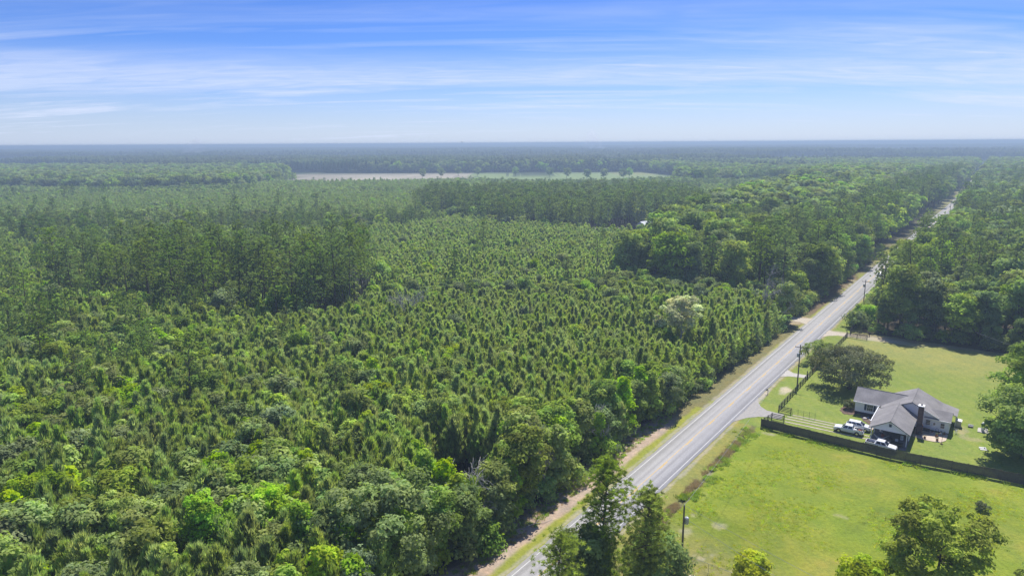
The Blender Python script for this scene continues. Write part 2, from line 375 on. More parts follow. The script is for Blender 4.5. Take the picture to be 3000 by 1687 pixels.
for i in range(5): reg('broadleaf_low', i, *broadleaf(230+i, h=13, rx=4.4, ncl=24, per=34, ls=0.72, cl=1.7, mat=['leaf_mid', 'leaf_grey', 'leaf_mid', 'leaf_grey', 'leaf_bright'][i]))
for i in range(4): reg('bright_tree', i, *broadleaf(250+i, h=10.5, rx=2.5, shape='cone', ncl=48, per=62, ls=0.26, mat='leaf_bright', cl=0.85, base=0.12, name='bright_tree'))
for i in range(4): reg('shrub', i, *broadleaf(270+i, h=3.4, rx=1.9, ncl=14, per=55, ls=0.24, cl=0.95, mat=['leaf_mid', 'leaf_grey', 'leaf_mid', 'weed'][i], base=0.05, name='shrub'))

# ------------------------------------------------------------------ zones (world metres)
def road_t(s): return np.where(np.asarray(s) > 700, -(np.asarray(s)-700)*0.018, 0.0)
CLUSTER = [(-158, 218), (-136, 224), (-112, 206), (-88, 208), (-70, 193), (-54, 200), (-48, 222), (-54, 262), (-92, 285), (-150, 276)]
STAND = [(-70, 520), (-32, 478), (-6, 440), (22, 420), (48, 414), (56, 436), (76, 440), (92, 455), (120, 440), (150, 480), (150, 620), (40, 650), (-80, 640)]
LINED = [(-420, 410), (-330, 385), (-240, 400), (-150, 398), (-60, 430), (-40, 480), (-180, 470), (-420, 478)]
SWAMP = [(-900, 800), (-600, 830), (-430, 800), (-330, 835), (-320, 960), (-385, 1130), (-420, 1380), (-1300, 1500), (-1200, 900)]
TAN = [(-370, 1030), (-300, 925), (-160, 930), (-70, 950), (-70, 1350), (-200, 1390), (-480, 1405), (-350, 1130)]
GREENF = [(-75, 950), (30, 890), (140, 885), (225, 950), (290, 1200), (262, 1380), (150, 1330), (40, 1270), (-72, 1350)]
YARD = [(62, 9.2), (62, 33), (66, 90), (110, 66), (152, 60), (156, 13), (176, 9.2)]       # (s,t)
FIELD = [(-40, 12), (61, 9.2), (61, 34), (66, 100), (-10, 110), (-60, 60)]
PAST = [(398, 24), (446, 22), (452, 56), (410, 60)]                                       # far pasture (s,t)
GLOW = [(192, 26), (208, 26), (208, 58), (192, 58)]
HOUSE2 = [(42, 392), (76, 392), (94, 424), (98, 452), (76, 458), (50, 424)]
NOTREE_POS = []
def scatter(x0, x1, y0, y1, d, g):
    nx = int((x1-x0)/d); ny = int((y1-y0)/d)
    X, Y = np.meshgrid(x0+d*(np.arange(nx)+0.5), y0+d*(np.arange(ny)+0.5))
    X = X+g.uniform(-0.42, 0.42, X.shape)*d; Y = Y+g.uniform(-0.42, 0.42, Y.shape)*d
    return X.ravel(), Y.ravel()
def wedge(x, y, m=18): return (np.abs(x) < 0.80*y+m)
def treeland(x, y):
    """True where trees may stand"""
    s, t = ST(x, y); t = t-road_t(s)
    edge = 8.7+1.3*(fbm(s, s*0+3, 12, 5)-0.5)*2
    edgeR = np.where(s < 255, 10.5, np.where(s < 330, 9.5, np.where(s < 545, 17.0, 10.5)))
    left = t < -edge-0.3-np.where(s > 330, 3.5, 0)-np.where(s > 620, -2.0, 0)
    right = (t > edgeR)
    ok = left | right
    ok &= ~(inpoly(s, t, YARD) | inpoly(s, t, FIELD) | inpoly(s, t, PAST) | inpoly(s, t, GLOW))
    ok &= ~((t < 0) & (t > -10.6-1.2*np.sin(s*0.31)) & (s < 52))
    ok &= ~((s < 64) & (t > 8)) & ~((t > 9) & (s < 160) & (s > 60) & (t < 58))
    ok &= ~((np.abs(s-158.5) < 4.0) & (t < 0) & (t > -20))
    ok &= ~inpoly(x, y, TAN) & ~inpoly(x, y, GREENF) & ~inpoly(x, y, HOUSE2)
    return ok
G = np.random.default_rng(5)
pts = {k: [] for k in ('young_pine', 'tall_pine', 'broadleaf_tree', 'bright_tree', 'shrub')}
def put(kind, x, y, sc, hs=None):
    if len(x) == 0: return
    sc = np.broadcast_to(sc, x.shape); hs = np.ones_like(x) if hs is None else np.broadcast_to(hs, x.shape)
    pts[kind].append(np.stack([x, y, sc, sc*hs], 1))
# --- plantations
x, y = scatter(-560, 230, 66, 720, 2.25, G)
s, t = ST(x, y); k = wedge(x, y) & treeland(x, y) & (t < 0); x, y, s, t = x[k], y[k], s[k], t[k]
hedge = (y > 222+6*fbm(x, y, 30, 3)) & (y < 240+24*sm(10, 60, x)) & (x > -50) & (x < 110)
clus = inpoly(x, y, CLUSTER); stand = inpoly(x, y, STAND); lined = inpoly(x, y, LINED)
mixr = sm(90, 130, x-0.0*y+ (0)) * (y > 285)          # mature mixed woods near the road
mature = (t > -95-0.12*(s-250)) & (s > 168)
westmix = (x < -85-0.25*(y-175)) & (y < 400) | ((x < -130) & (y < 405))
fore = sm(175, 95, y+0.55*x)                             # foreground broadleaf share
nb = fbm(x, y, 34, 21)
edgeb = (t > -17-7*fbm(s, s*0, 20, 9)) & (s < 62)
plant = ~(hedge | clus | stand | lined | mature)
pb = 0.05+0.62*fore*sm(0.38, 0.56, nb)+0.12*fore+0.62*westmix*sm(0.38, 0.56, fbm(x, y, 42, 8))
pb = np.where(edgeb, 0.75, pb)
r = G.random(len(x)); isb = plant & (r < pb*0.55)
istall = plant & (y > 120) & (G.random(len(x)) < 0.03*westmix+0.0012); isp = plant & ~isb & ~istall & ~(westmix & (G.random(len(x)) < 0.35)) & ~(edgeb & (G.random(len(x)) < 0.6)) & (fbm(x, y, 7, 77) > 0.27)
# heights: young pines lower towards the road edge and far plantation
hp = 0.92+0.28*fbm(x, y, 40, 12)+0.16*fore+0.18*westmix+0.19*(G.random(len(x))-0.5)*2
hp = np.where(edgeb, hp*0.9, hp); hp = np.where((t > -14) & ~edgeb, hp*0.8, hp)
wide = 0.86+0.42*G.random(len(x))+0.2*fore
put('tall_pine', x[istall], y[istall], (0.62+0.3*G.random(len(x)))[istall])
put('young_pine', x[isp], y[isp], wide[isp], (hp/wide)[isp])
br = isb & (G.random(len(x)) < np.where(fore > 0.3, 0.55, 0.25))
put('bright_tree', x[br], y[br], (0.80+0.4*G.random(len(x)))[br])
bl_ = isb & ~br
put('broadleaf_tree', x[bl_], y[bl_], (0.62+0.28*G.random(len(x))+0.1*fore)[bl_])
x, y = scatter(-50, 112, 221, 266, 4.4, G); s, t = ST(x, y)
k = treeland(x, y) & (t < 0) & (y > 223) & (y < 240+24*sm(10, 60, x)) & ~((t > -95-0.12*(s-250)) & (s > 168)); put('broadleaf_tree', x[k], y[k], 0.55+0.3*G.random(k.sum()))
# --- tall pine groups
for poly, d, jit in ((CLUSTER, 5.4, 0.24), (STAND, 5.6, 0.16), (LINED, 7.5, 0.25)):
    P = np.array(poly); x, y = scatter(P[:, 0].min(), P[:, 0].max(), P[:, 1].min(), P[:, 1].max(), d, G)
    k = inpoly(x+9*(G.random(len(x))-0.5)*2, y+9*(G.random(len(x))-0.5)*2, poly) & treeland(x, y) & wedge(x, y) & (fbm(x, y, 11, 55) > 0.30); x, y = x[k], y[k]; tp = G.random(len(x)) < (0.84 if poly is not CLUSTER else 0.70)
    sc = (0.90 if poly is STAND else 1.02 if poly is CLUSTER else 0.62)*(1+jit*(G.random(len(x))-0.5)*2)*(0.98 if poly is STAND else 1)
    put('tall_pine', x[tp], y[tp], sc[tp]); put('broadleaf_tree', x[~tp], y[~tp], 0.8+0.4*G.random((~tp).sum()))
# --- mature mixed forest both sides of the road and far right
x, y = scatter(-60, 780, 150, 980, 7.0, G); s, t = ST(x, y)
k = wedge(x, y, 30) & treeland(x, y) & (((t < 0) & (t > -95-0.12*(s-250)) & (s > 168)) | (t > 0)) & ~inpoly(x, y, STAND)
x, y, s, t = x[k], y[k], s[k], t[k]; n = fbm(x, y, 60, 31)
near = (np.abs(t) < 42) & (t < 0); tp = G.random(len(x)) < np.where(near, 0.55, np.where((t > 0) & (s < 260), np.where(s < 168, 0.35, 0.42), np.where((t > 0) & (s > 440) & (s < 520), 0.9, 0.15+0.5*sm(0.45, 0.6, n))))
sc = 0.66+0.42*G.random(len(x))+0.16*near; sc = np.where((t > 0) & (s < 200), sc*1.02, sc)
put('tall_pine', x[tp], y[tp], sc[tp]*0.98)
put('broadleaf_tree', x[~tp], y[~tp], np.where(t > 0, 1.0, 1.12)[~tp]*(0.82+0.66*G.random(len(x)))[~tp]*(1.0+0.35*sm(20, 90, np.abs(t)))[~tp])
# --- far young plantation and mixed woods to 1.5 km
x, y = scatter(-1000, 420, 560, 1150, 5.6, G); s, t = ST(x, y)
k = wedge(x, y, 40) & treeland(x, y) & (t < -95-0.12*(s-250)) & ~inpoly(x, y, STAND) & ~inpoly(x, y, SWAMP) & (y > 560) & ((y > 720) | (x > -560)) & ~((y > 1150) & (x > -420))
k &= ~((y < 720) & (x < 230) & (x > -560))
x, y = x[k], y[k]; n = fbm(x, y, 120, 41)+0.25*sm(-60, 120, x); b = G.random(len(x)) < sm(0.52, 0.75, n)*0.85
put('young_pine', x[~b], y[~b], 1.5+0.4*G.random((~b).sum()), 0.72)
tp = b & (G.random(len(x)) < 0.35); put('tall_pine', x[tp], y[tp], 0.5+0.12*G.random(tp.sum())); b &= ~tp
put('broadleaf_tree', x[b], y[b], 0.75+0.25*G.random(b.sum()))
x, y = scatter(-1300, 1300, 700, 1560, 8.4, G); s, t = ST(x, y); sw = inpoly(x, y, SWAMP)
k = wedge(x, y, 40) & treeland(x, y) & (sw | ((t > -95-0.12*(s-250)) & (y > 980)) | ((y > 1390) & (x > -300)) | ((t > -150) & (y > 800)) | ((x > 230) & (y > 900))); x, y = x[k], y[k]; sw = sw[k]
tp = G.random(len(x)) < 0.10+0.35*sm(0.5, 0.62, fbm(x, y, 90, 88)); put('tall_pine', x[tp], y[tp], 0.68+0.28*G.random(tp.sum())); put('broadleaf_tree', x[~tp], y[~tp], 0.95+0.85*G.random((~tp).sum()))
# --- scattered field trees before the green clearing
for (a, b_) in [(-96, 1250), (-60, 1230), (8, 1240), (66, 1180), (92, 1150), (120, 1105), (150, 1120), (-120, 1180), (-150, 1165), (180, 1110), (196, 1150)]:
    put('broadleaf_tree', np.array([a], float), np.array([b_], float), 1.25)
# --- shrubs: wood edges and understory
sv = np.arange(-30, 330, 1.9); g1 = G.random(len(sv))
for tt in (-9.3, -11.2, -13.5):
    P = [W(a, tt+0.9*(q-0.5)*2) for a, q in zip(sv+G.uniform(-.8, .8, len(sv)), G.random(len(sv)))]
    px_ = np.array([p.x for p in P]); py_ = np.array([p.y for p in P]); k = treeland(px_, py_) & (G.random(len(px_)) < 0.62)
    put('shrub', px_[k], py_[k], (0.55+0.75*G.random(len(px_)))[k])
tv = np.arange(13.5, 60, 1.7)
for so in (155.0, 159.5):
    tw_ = tv[G.random(len(tv)) < 0.6]; P = [W(so+G.normal()*1.3, a) for a in tw_]; put('shrub', np.array([p.x for p in P]), np.array([p.y for p in P]), 0.45+0.8*G.random(len(tw_)))
P = [W(158+G.normal()*1.5, a+G.normal()*0.8) for a in np.arange(16, 60, 7.5)]; put('broadleaf_tree', np.array([p.x for p in P]), np.array([p.y for p in P]), 0.75+0.5*G.random(len(P)))
sv = np.arange(158, 250, 2.0)
P = [W(a, 10.4+G.normal()*0.6) for a in sv]; put('shrub', np.array([p.x for p in P]), np.array([p.y for p in P]), 0.9+0.8*G.random(len(sv)))
x, y = scatter(-180, 130, 66, 330, 5.5, G); k = treeland(x, y) & wedge(x, y) & (ST(x, y)[1] < 0); put('shrub', x[k], y[k], 0.8+0.6*G.random(k.sum()))

# ------------------------------------------------------------------ instancing
def joined(tr, cr, name):
    me = bpy.data.meshes.new(name)
    import bmesh
    bm = bmesh.new(); bm.from_mesh(tr)
    lay = bm.loops.layers.float_color.get('Col')
    bm.free()
    nv1 = len(tr.vertices); nv2 = len(cr.vertices)
    v = np.empty((nv1+nv2)*3, dtype=np.float32); a = np.empty(nv1*3, dtype=np.float32); tr.vertices.foreach_get('co', a); v[:nv1*3] = a
    a = np.empty(nv2*3, dtype=np.float32); cr.vertices.foreach_get('co', a); v[nv1*3:] = a
    l1 = np.empty(len(tr.loops), dtype=np.int32); tr.loops.foreach_get('vertex_index', l1); l2 = np.empty(len(cr.loops), dtype=np.int32); cr.loops.foreach_get('vertex_index', l2)
    p1 = np.empty(len(tr.polygons), dtype=np.int32); tr.polygons.foreach_get('loop_start', p1); p2 = np.empty(len(cr.polygons), dtype=np.int32); cr.polygons.foreach_get('loop_start', p2)
    me.vertices.add(nv1+nv2); me.vertices.foreach_set('co', v); me.loops.add(len(l1)+len(l2)); me.loops.foreach_set('vertex_index', np.concatenate([l1, l2+nv1]))
    me.polygons.add(len(p1)+len(p2)); me.polygons.foreach_set('loop_start', np.concatenate([p1, p2+len(l1)]))
    me.polygons.foreach_set('material_index', np.concatenate([np.zeros(len(p1), np.int32), np.ones(len(p2), np.int32)]))
    me.materials.append(tr.materials[0]); me.materials.append(cr.materials[0])
    c = np.ones((nv1+nv2, 4), dtype=np.float32); cc = np.empty(nv2*4, dtype=np.float32); cr.color_attributes['Col'].data.foreach_get('color', cc); c[nv1:] = cc.reshape(-1, 4)
    at = me.color_attributes.new('Col', 'FLOAT_COLOR', 'POINT'); at.data.foreach_set('color', c.ravel())
    me.update(calc_edges=True); return me
def gn_group(coll):
    ng = bpy.data.node_groups.new('scatter_'+coll.name, 'GeometryNodeTree')
    ng.interface.new_socket('Geometry', in_out='INPUT', socket_type='NodeSocketGeometry'); ng.interface.new_socket('Geometry', in_out='OUTPUT', socket_type='NodeSocketGeometry')
    gi = ng.nodes.new('NodeGroupInput'); go = ng.nodes.new('NodeGroupOutput'); ip = ng.nodes.new('GeometryNodeInstanceOnPoints'); ci = ng.nodes.new('GeometryNodeCollectionInfo')
    ci.inputs['Collection'].default_value = coll; ci.inputs['Separate Children'].default_value = True; ci.inputs['Reset Children'].default_value = True
    ip.inputs['Pick Instance'].default_value = True
    def na(nm, dt):
        n = ng.nodes.new('GeometryNodeInputNamedAttribute'); n.data_type = dt; n.inputs[0].default_value = nm; return next(o for o in n.outputs if o.enabled)
    er = ng.nodes.new('FunctionNodeEulerToRotation'); ng.links.new(na('rot', 'FLOAT_VECTOR'), er.inputs[0]); ng.links.new(er.outputs[0], ip.inputs['Rotation'])
    ng.links.new(na('scl', 'FLOAT_VECTOR'), ip.inputs['Scale']); ng.links.new(na('idx', 'INT'), ip.inputs['Instance Index'])
    ng.links.new(gi.outputs[0], ip.inputs['Points']); ng.links.new(ci.outputs[0], ip.inputs['Instance']); ng.links.new(ip.outputs[0], go.inputs[0])
    return ng
def stuff(name, label, meshes, X, Y, Z, S, HZ, idx, rotz, tilt=0.05):
    coll = bpy.data.collections.new('lib_'+name)
    for i, me in enumerate(meshes):
        o = bpy.data.objects.new('%s_source_%02d' % (name, i), me); coll.objects.link(o)
    n = len(X); me = bpy.data.meshes.new(name); me.vertices.add(n); me.vertices.foreach_set('co', np.stack([X, Y, Z], 1).astype(np.float32).ravel())
    a = me.attributes.new('rot', 'FLOAT_VECTOR', 'POINT'); rv = np.stack([G.normal(size=n)*tilt, G.normal(size=n)*tilt, rotz], 1).astype(np.float32); a.data.foreach_set('vector', rv.ravel())
    a = me.attributes.new('scl', 'FLOAT_VECTOR', 'POINT'); a.data.foreach_set('vector', np.stack([S, S, HZ], 1).astype(np.float32).ravel())
    a = me.attributes.new('idx', 'INT', 'POINT'); a.data.foreach_set('value', idx.astype(np.int32))
    o = obj(name, me); md = o.modifiers.new('scatter', 'NODES'); md.node_group = gn_group(coll)
    return tag(o, label, None, None, 'stuff')
INDIV = {
 'young_pine': ('pine', 'young plantation pine packed among its like,', 'young pines of the roadside plantation', 'rest of the young pines filling the plantations left of the road'),
 'tall_pine': ('pine', 'tall bare-trunked pine among others,', 'tall pines of the grown woods', 'rest of the tall pines in the grown woods and far stands'),
 'broadleaf_tree': ('tree', 'rounded green broadleaf tree among others,', 'broadleaf trees of the woods', 'rest of the broadleaf trees in the woods and the far swamp'),
 'bright_tree': ('tree', 'bright yellow-green cone-shaped young tree,', 'bright young trees among the plantation pines', 'rest of the bright young trees between the pines'),
 'shrub': ('shrub', 'low leafy shrub under the trees,', 'shrubs along the wood edges', 'rest of the shrubs under the trees')}
LOWKIND = {'young_pine': 'young_pine_low', 'tall_pine': 'tall_pine_low', 'broadleaf_tree': 'broadleaf_low'}
def inframe(x, y, z=6.0):
    v = np.stack([x, y, np.full_like(x, z-CAM_H)], 1); c = v@np.array(fw); a = v@np.array(rt)/c*2000; b = -(v@np.array(upv))/c*2000
    return (np.abs(a) < 1500) & (b > -843) & (b < 850)
def place(x, y, kind):
    s, t = ST(x, y); d = math.hypot(x, y); u = x/max(y, 1)
    if t > 0: return 'right of the road' if s < 300 else 'far right beyond the bright trees'
    side = 'far left' if u < -0.5 else 'left' if u < -0.22 else 'centre' if u < 0.12 else 'right of centre'
    row = 'bottom edge' if y < 100 else 'lower part' if y < 140 else 'middle part' if y < 210 else 'upper part'
    if t > -20: return 'first row beside the road, '+('by the sandy bank' if s < 62 else 'along the long verge' if s < 150 else 'past the turnout')
    return '%s, %s of the woods' % (side, row)
NI = {'young_pine': 300, 'tall_pine': 230, 'broadleaf_tree': 250, 'bright_tree': 90, 'shrub': 90}
KEEPOUT = [(92, -21, 3), (150, -10, 3.5), (142, -14, 3), (50, -139, 2.5), (4, -22, 6), (151, -80, 2)]
counts = {}
for kind, arrs in pts.items():
    A = np.concatenate(arrs); s, t = ST(A[:, 0], A[:, 1]); keep = np.ones(len(A), bool)
    for a, b, rr in KEEPOUT: keep &= np.hypot(s-a, t-b) > rr
    A = A[keep]; d = np.hypot(A[:, 0], A[:, 1]); o_ = np.argsort(d); A = A[o_]; d = d[o_]
    vis = inframe(A[:, 0], A[:, 1]); first = np.cumsum(vis) <= NI[kind]; ind = vis & first
    n = len(A); rz = G.random(n)*6.283
    cat, lab, grp, slab = INDIV[kind]; lib = LIB[kind]; pick = G.integers(0, len(lib), n)
    protos = []
    for i in np.nonzero(ind)[0]:
        tr, cr = lib[pick[i]]
        e = empty(kind, (A[i, 0], A[i, 1], 0), rz[i]); e.scale = (A[i, 2], A[i, 2], A[i, 3])
        c = bpy.data.objects.new('crown', cr); c.parent = e; COL.objects.link(c)
        q = bpy.data.objects.new('trunk', tr); q.parent = e; COL.objects.link(q)
        tag(e, lab+' '+place(A[i, 0], A[i, 1], kind), cat, grp)
    rest = np.nonzero(~ind)[0]
    hi = rest[d[rest] < (235 if kind == 'young_pine' else 420)]; lo = rest[d[rest] >= (235 if kind == 'young_pine' else 420)]
    if kind not in LOWKIND: hi = rest; lo = rest[:0]
    ms = [joined(a, b, kind+'_whole') for a, b in lib]; idx = np.zeros(n, int); idx[hi] = pick[hi]
    if len(lo):
        ll = LIB[LOWKIND[kind]]; ms += [joined(a, b, kind+'_whole_far') for a, b in ll]; idx[lo] = len(lib)+G.integers(0, len(ll), len(lo))
    counts[kind] = (int(ind.sum()), len(hi), len(lo))
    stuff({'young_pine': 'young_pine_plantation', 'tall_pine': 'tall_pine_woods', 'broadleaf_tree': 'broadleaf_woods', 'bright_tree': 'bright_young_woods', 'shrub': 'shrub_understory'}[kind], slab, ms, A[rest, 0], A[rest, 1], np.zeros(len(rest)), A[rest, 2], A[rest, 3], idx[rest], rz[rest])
print('TREES', counts)

# ------------------------------------------------------------------ far forest in blocks (1.2 km to the horizon)
def forest_tile(seed, size=130.0, n=330, h=16.0, hv=3.0, r=4.2, mat='leaf_far', cone=0.0, name='forest_block'):
    g = np.random.default_rng(seed); q = int(math.sqrt(n)); d = size/q; Vs = []; Fs = []; K = []; off = 0
    for i in range(q):
        for j in range(q):
            cx = (i+0.5+g.uniform(-.35, .35))*d-size/2; cy = (j+0.5+g.uniform(-.35, .35))*d-size/2
            hh = h+g.normal()*hv; rr = r*(0.75+0.5*g.random()); m = 7; tone = 0.6+0.7*g.random()
            lv = [(hh*0.30, rr*0.75), (hh*0.62, rr*1.0*(1-0.3*cone)), (hh*0.88, rr*(0.66-0.3*cone))]
            vs = []
            for z, rad in lv:
                a = np.arange(m)*2*math.pi/m+g.random(); rj = rad*(0.75+0.5*g.random(m)); vs.append(np.stack([cx+rj*np.cos(a), cy+rj*np.sin(a), z+g.normal(size=m)*hh*0.05], 1))
            vs.append(np.array([[cx+g.normal()*0.4, cy, hh]])); v = np.concatenate(vs); Vs.append(v)
            f = []
            for l in range(2):
                for k in range(m): a0 = l*m+k; b0 = l*m+(k+1) % m; f += [(a0, b0, b0+m), (a0, b0+m, a0+m)]
            for k in range(m): f.append((2*m+k, 2*m+(k+1) % m, 3*m))
            Fs.append(np.array(f)+off); off += len(v); K.append(np.full((len(v), 3), tone)*np.array([0.9+0.2*g.random(), 1, 0.95]))
    return mesh_np(name, np.concatenate(Vs), np.concatenate(Fs), M[mat], col=np.concatenate(K))
tiles = [forest_tile(1, h=17, hv=2.6), forest_tile(2, h=17, hv=2.6), forest_tile(3, h=9, hv=0.7, r=3.2, n=520, cone=0.6), forest_tile(4, h=9, hv=0.7, r=3.2, n=520, cone=0.6), forest_tile(5, h=22, hv=1.6, r=3.8, n=420), forest_tile(6, h=3, hv=0.5, r=3.4, n=420, cone=0.5)]
X, Y = [], []
x, y = scatter(-17000, 17000, 1190, 21000, 125.0, np.random.default_rng(77)); x += 0
k = wedge(x, y, 300); x, y = x[k], y[k]
xr = np.round(x/125)*125; yr = y
bd = np.zeros(len(x), bool)
near = (y < 1700)
k = ~(near & (inpoly(x, y, [(-560, 1100), (360, 1000), (360, 1440), (-560, 1470)]) | inpoly(x, y, SWAMP)))
s, t = ST(x, y); k &= ~((t > -140) & (y < 1600)); k &= ~((np.abs(t-road_t(s)) < 70) & (s < 2500)); x, y = x[k], y[k]
cellx = x/900+vnoise(x/1200, y/900, 3)*1.2; celly = y/430; cn = vnoise(np.floor(cellx)*7.13, np.floor(celly)*3.71, 9); cf = (np.floor(cellx)*37+np.floor(celly)*101) % 11
idx = np.where(cf < 3, 2+(cf % 2), np.where(cf < 6, 4, np.where(cf < 7, 5, cf % 2))).astype(int)
idx = np.where((y < 1750) & (np.abs(x+150) < 700), 4, idx)
sc = 1.12+0*y
stuff('distant_forest', 'far flat forest fading blue towards the horizon', tiles, x, y, np.zeros(len(x)), sc*np.ones(len(x)), (0.85+0.5*fbm(x, y*2.5, 900, 91))*np.where(y > 2200, 1.25, 1.0), idx, np.round(G.random(len(x))*4)*math.pi/2, tilt=0.0)

# ------------------------------------------------------------------ ground
def lines(lo, hi, c0, c1, d0, growth=1.13, dmax=900):
    a = list(np.arange(c0, c1+d0*0.5, d0)); d = d0
    while a[-1] < hi: d = min(d*growth, dmax); a.append(a[-1]+d)
    d = d0; b = []; v = c0
    while v > lo: d = min(d*growth, dmax); v -= d; b.append(v)
    return np.array(b[::-1]+a)
gx = lines(-26000, 26000, -14, 128, 0.5); gy = lines(-300, 30000, 74, 236, 0.5)
GX, GY = np.meshgrid(gx, gy); x, y = GX.ravel(), GY.ravel(); s, t = ST(x, y); t = t-road_t(s)
w1 = (fbm(x, y, 2.2, 1)-0.5)*2; w2 = (fbm(x, y, 9, 2)-0.5)*2; w3 = (fbm(x, y, 30, 4)-0.5)*2
def C3(*c): return np.array(c, float)[None]
col = np.repeat(C3(0.050, 0.042, 0.026), len(x), 0)
def lay(mask, c):
    global col
    mask = np.clip(mask, 0, 1)[:, None]; col = col*(1-mask)+np.asarray(c)*mask
far = sm(600, 1400, y); lay(far, C3(0.052, 0.075, 0.03))
cor = sm(0, 1, 1-np.abs(t+0.0)/60)*(s > 250); 
# grassy road corridor
lay(sm(0.6, -0.6, np.abs(t)-(9.5+2*w2)), C3(0.135, 0.135, 0.055))
# left: dirt strip then verge
dirt = sm(-4.6, -5.6, t+0.6*w1+0.8*w2+np.where(s > 90, 1.3, 0))*sm(-12.5, -10.0, t+1.0*w1)*sm(64, 52, s+6*w2)
lay((t < 0)*sm(-11.5, -9.5, t+w1)*(s > 40)*(s < 400)*0.8, C3(0.19, 0.175, 0.075))
lay(dirt, C3(0.38, 0.30, 0.23)*(1+0.25*w1[:, None]))
lay(sm(-6.2, -5.3, t+0.6*w1+0.5*w2+np.where(s > 66, -1.6, 0.0)+np.where(s > 66, 1, 0)*sm(90, 200, s)*1.2)*sm(0, -1, t)*(s < 420), (C3(0.235, 0.255, 0.042)*(1+0.10*w2[:, None])))
# right verge, ditch with dry grass, field
lay((t > 3)*(t < 7.6+w1*0.6)*(s < 420), C3(0.235, 0.235, 0.062)*(1+0.08*w2[:, None]))
fieldm = inpoly(s+0.5*w1, t+0.5*w1, [(-60, 8.6), (62.3, 8.6), (61.8, 34), (66, 120), (-60, 120)])
fc = C3(0.190, 0.248, 0.028)*(1+0.30*w3[:, None]+0.14*w2[:, None])+C3(0.07, 0.03, 0.02)*np.clip(w2-0.5*w3, 0, 1)[:, None]
lay(fieldm, fc)
lay(fieldm*sm(19, 8, s+4*w2+0.12*(t-20))*0.8, C3(0.235, 0.215, 0.085))
lay(fieldm*sm(0.25, 0.75, w2+0.4*w1)*0.5, C3(0.28, 0.235, 0.055))
lay(fieldm*sm(0.35, 0.9, -w2+0.5*w1)*0.5, C3(0.10, 0.15, 0.03))
ditch = sm(1.1, 0.3, np.abs(t-(7.5+0.012*(s-20))+0.5*w2))*sm(-20, 0, s)*sm(60, 50, s)
lay(ditch*sm(-0.3, 0.7, w1+0.8*w2)*sm(8, 18, s)*0.8, C3(0.235, 0.22, 0.14)*(1+0.3*w1[:, None]))
for (a, b, ra, rb, st_) in [(10.8, 17.0, 1.9, 4.2, 0.9), (11.3, 21.5, 1.0, 2.2, 0.7), (21, 15.5, 1.5, 1.2, 0.5), (22, 11, 2.6, 1.2, 0.6), (28, 10.2, 3, 0.8, .5), (16, 12, 3, 1, .5), (9, 26, .8, 4, .5), (60.2, 11, 0.9, 2.2, .7), (57, 10.3, 2, .8, .5), (35, 30, .7, 1.3, .6), (41, 45, .6, .8, .5), (5, 33, .5, 7, .4), (2, 33, .5, 9, .4)]:
    q = ((s-a)/ra)**2+((t-b)/rb)**2; lay(sm(1.3, 0.2, q+2.2*w1+0.9)*sm(3.2, 2.0, q)*st_, C3(0.40, 0.35, 0.25))
# yard lawn
lawn = inpoly(s+0.3*w1, t+0.4*w1, [(62.3, 7.8), (61.8, 34), (66, 120), (110, 100), (152, 62), (153.5, 13), (176, 8.6), (300, 7.5), (300, 5), (62.3, 5)])
lc = C3(0.182, 0.240, 0.044)*(1+0.10*w3[:, None]+0.06*w2[:, None])
lay(lawn, lc)
lay(lawn*sm(112, 140, s+5*w2)*sm(8, 12, t)*0.75, C3(0.27, 0.265, 0.085))
for k_ in range(9):                     # mower tracks, faint
    lay(lawn*sm(0.5, 0.1, np.abs(np.abs(((s*0.6+t*0.8+2*w3)/2.6) % 2-1)-0.5))*0.28, C3(0.25, 0.275, 0.085)); break
# sandy drive along the wood, bare patches
lay(sm(3.2, 1.6, np.abs(s-(148.2+0.03*(t-15)))+0.8*w1)*sm(3, 5, t)*sm(34, 18, t+4*w2)*0.85, C3(0.40, 0.35, 0.26))
lay(sm(2.0, 1.0, np.abs(s-151.2)+1.0*w1)*sm(10, 14, t)*sm(56, 36, t)*0.7, C3(0.24, 0.19, 0.13))
lay(sm(1.2, 0.4, ((s-87.2)/6.0)**2+((t-7.2)/1.7)**2+1.1*w1+0.3)*0.9, C3(0.46, 0.41, 0.30))
lay(sm(1.2, 0.4, ((s-85)/3.5)**2+((t-43.2)/1.2)**2+0.9*w1+0.2)*0.55, C3(0.36, 0.30, 0.20))
lay(sm(1.2, 0.2, ((s-81)/1.4)**2+((t-44.5)/2.6)**2+0.9*w1+0.2)*0.45, C3(0.36, 0.30, 0.20))
lay(sm(0.4, 0.1, np.abs(s-82.2-(t-45)*-0.5)+0.3*w1)*sm(41, 43, t)*sm(49, 46, t)*0.4, C3(0.34, 0.3, 0.2))
# shoulder sand at asphalt edge, right side near the drive
lay(sm(0.5, 0.15, np.abs(np.abs(t)-4.2)+0.35*w1)*0.65*(s < 500), C3(0.36, 0.33, 0.27))
lay(sm(1.6, 0.5, ((s-80)/9)**2+((t-4.3)/0.55)**2+0.6*w1)*0.8, C3(0.40, 0.37, 0.31))
# left turnout
lay(sm(1.2, 0.5, ((s-157)/6.5)**2+((t+8.2)/4.4)**2+0.8*w1)*0.85, C3(0.36, 0.29, 0.20))
lay(sm(1.2, 0.5, ((s-126)/6)**2+((t+9.6)/1.6)**2+0.8*w1)*0.7, C3(0.38, 0.30, 0.22))
lay((t < -5)*(t > -14)*sm(165, 172, s)*sm(300, 250, s)*0.75, C3(0.15, 0.10, 0.065))
lay(sm(1.2, 0.3, ((s-290)/7)**2+((t+9)/2.6)**2+0.6*w1)*0.8, C3(0.36, 0.27, 0.18))
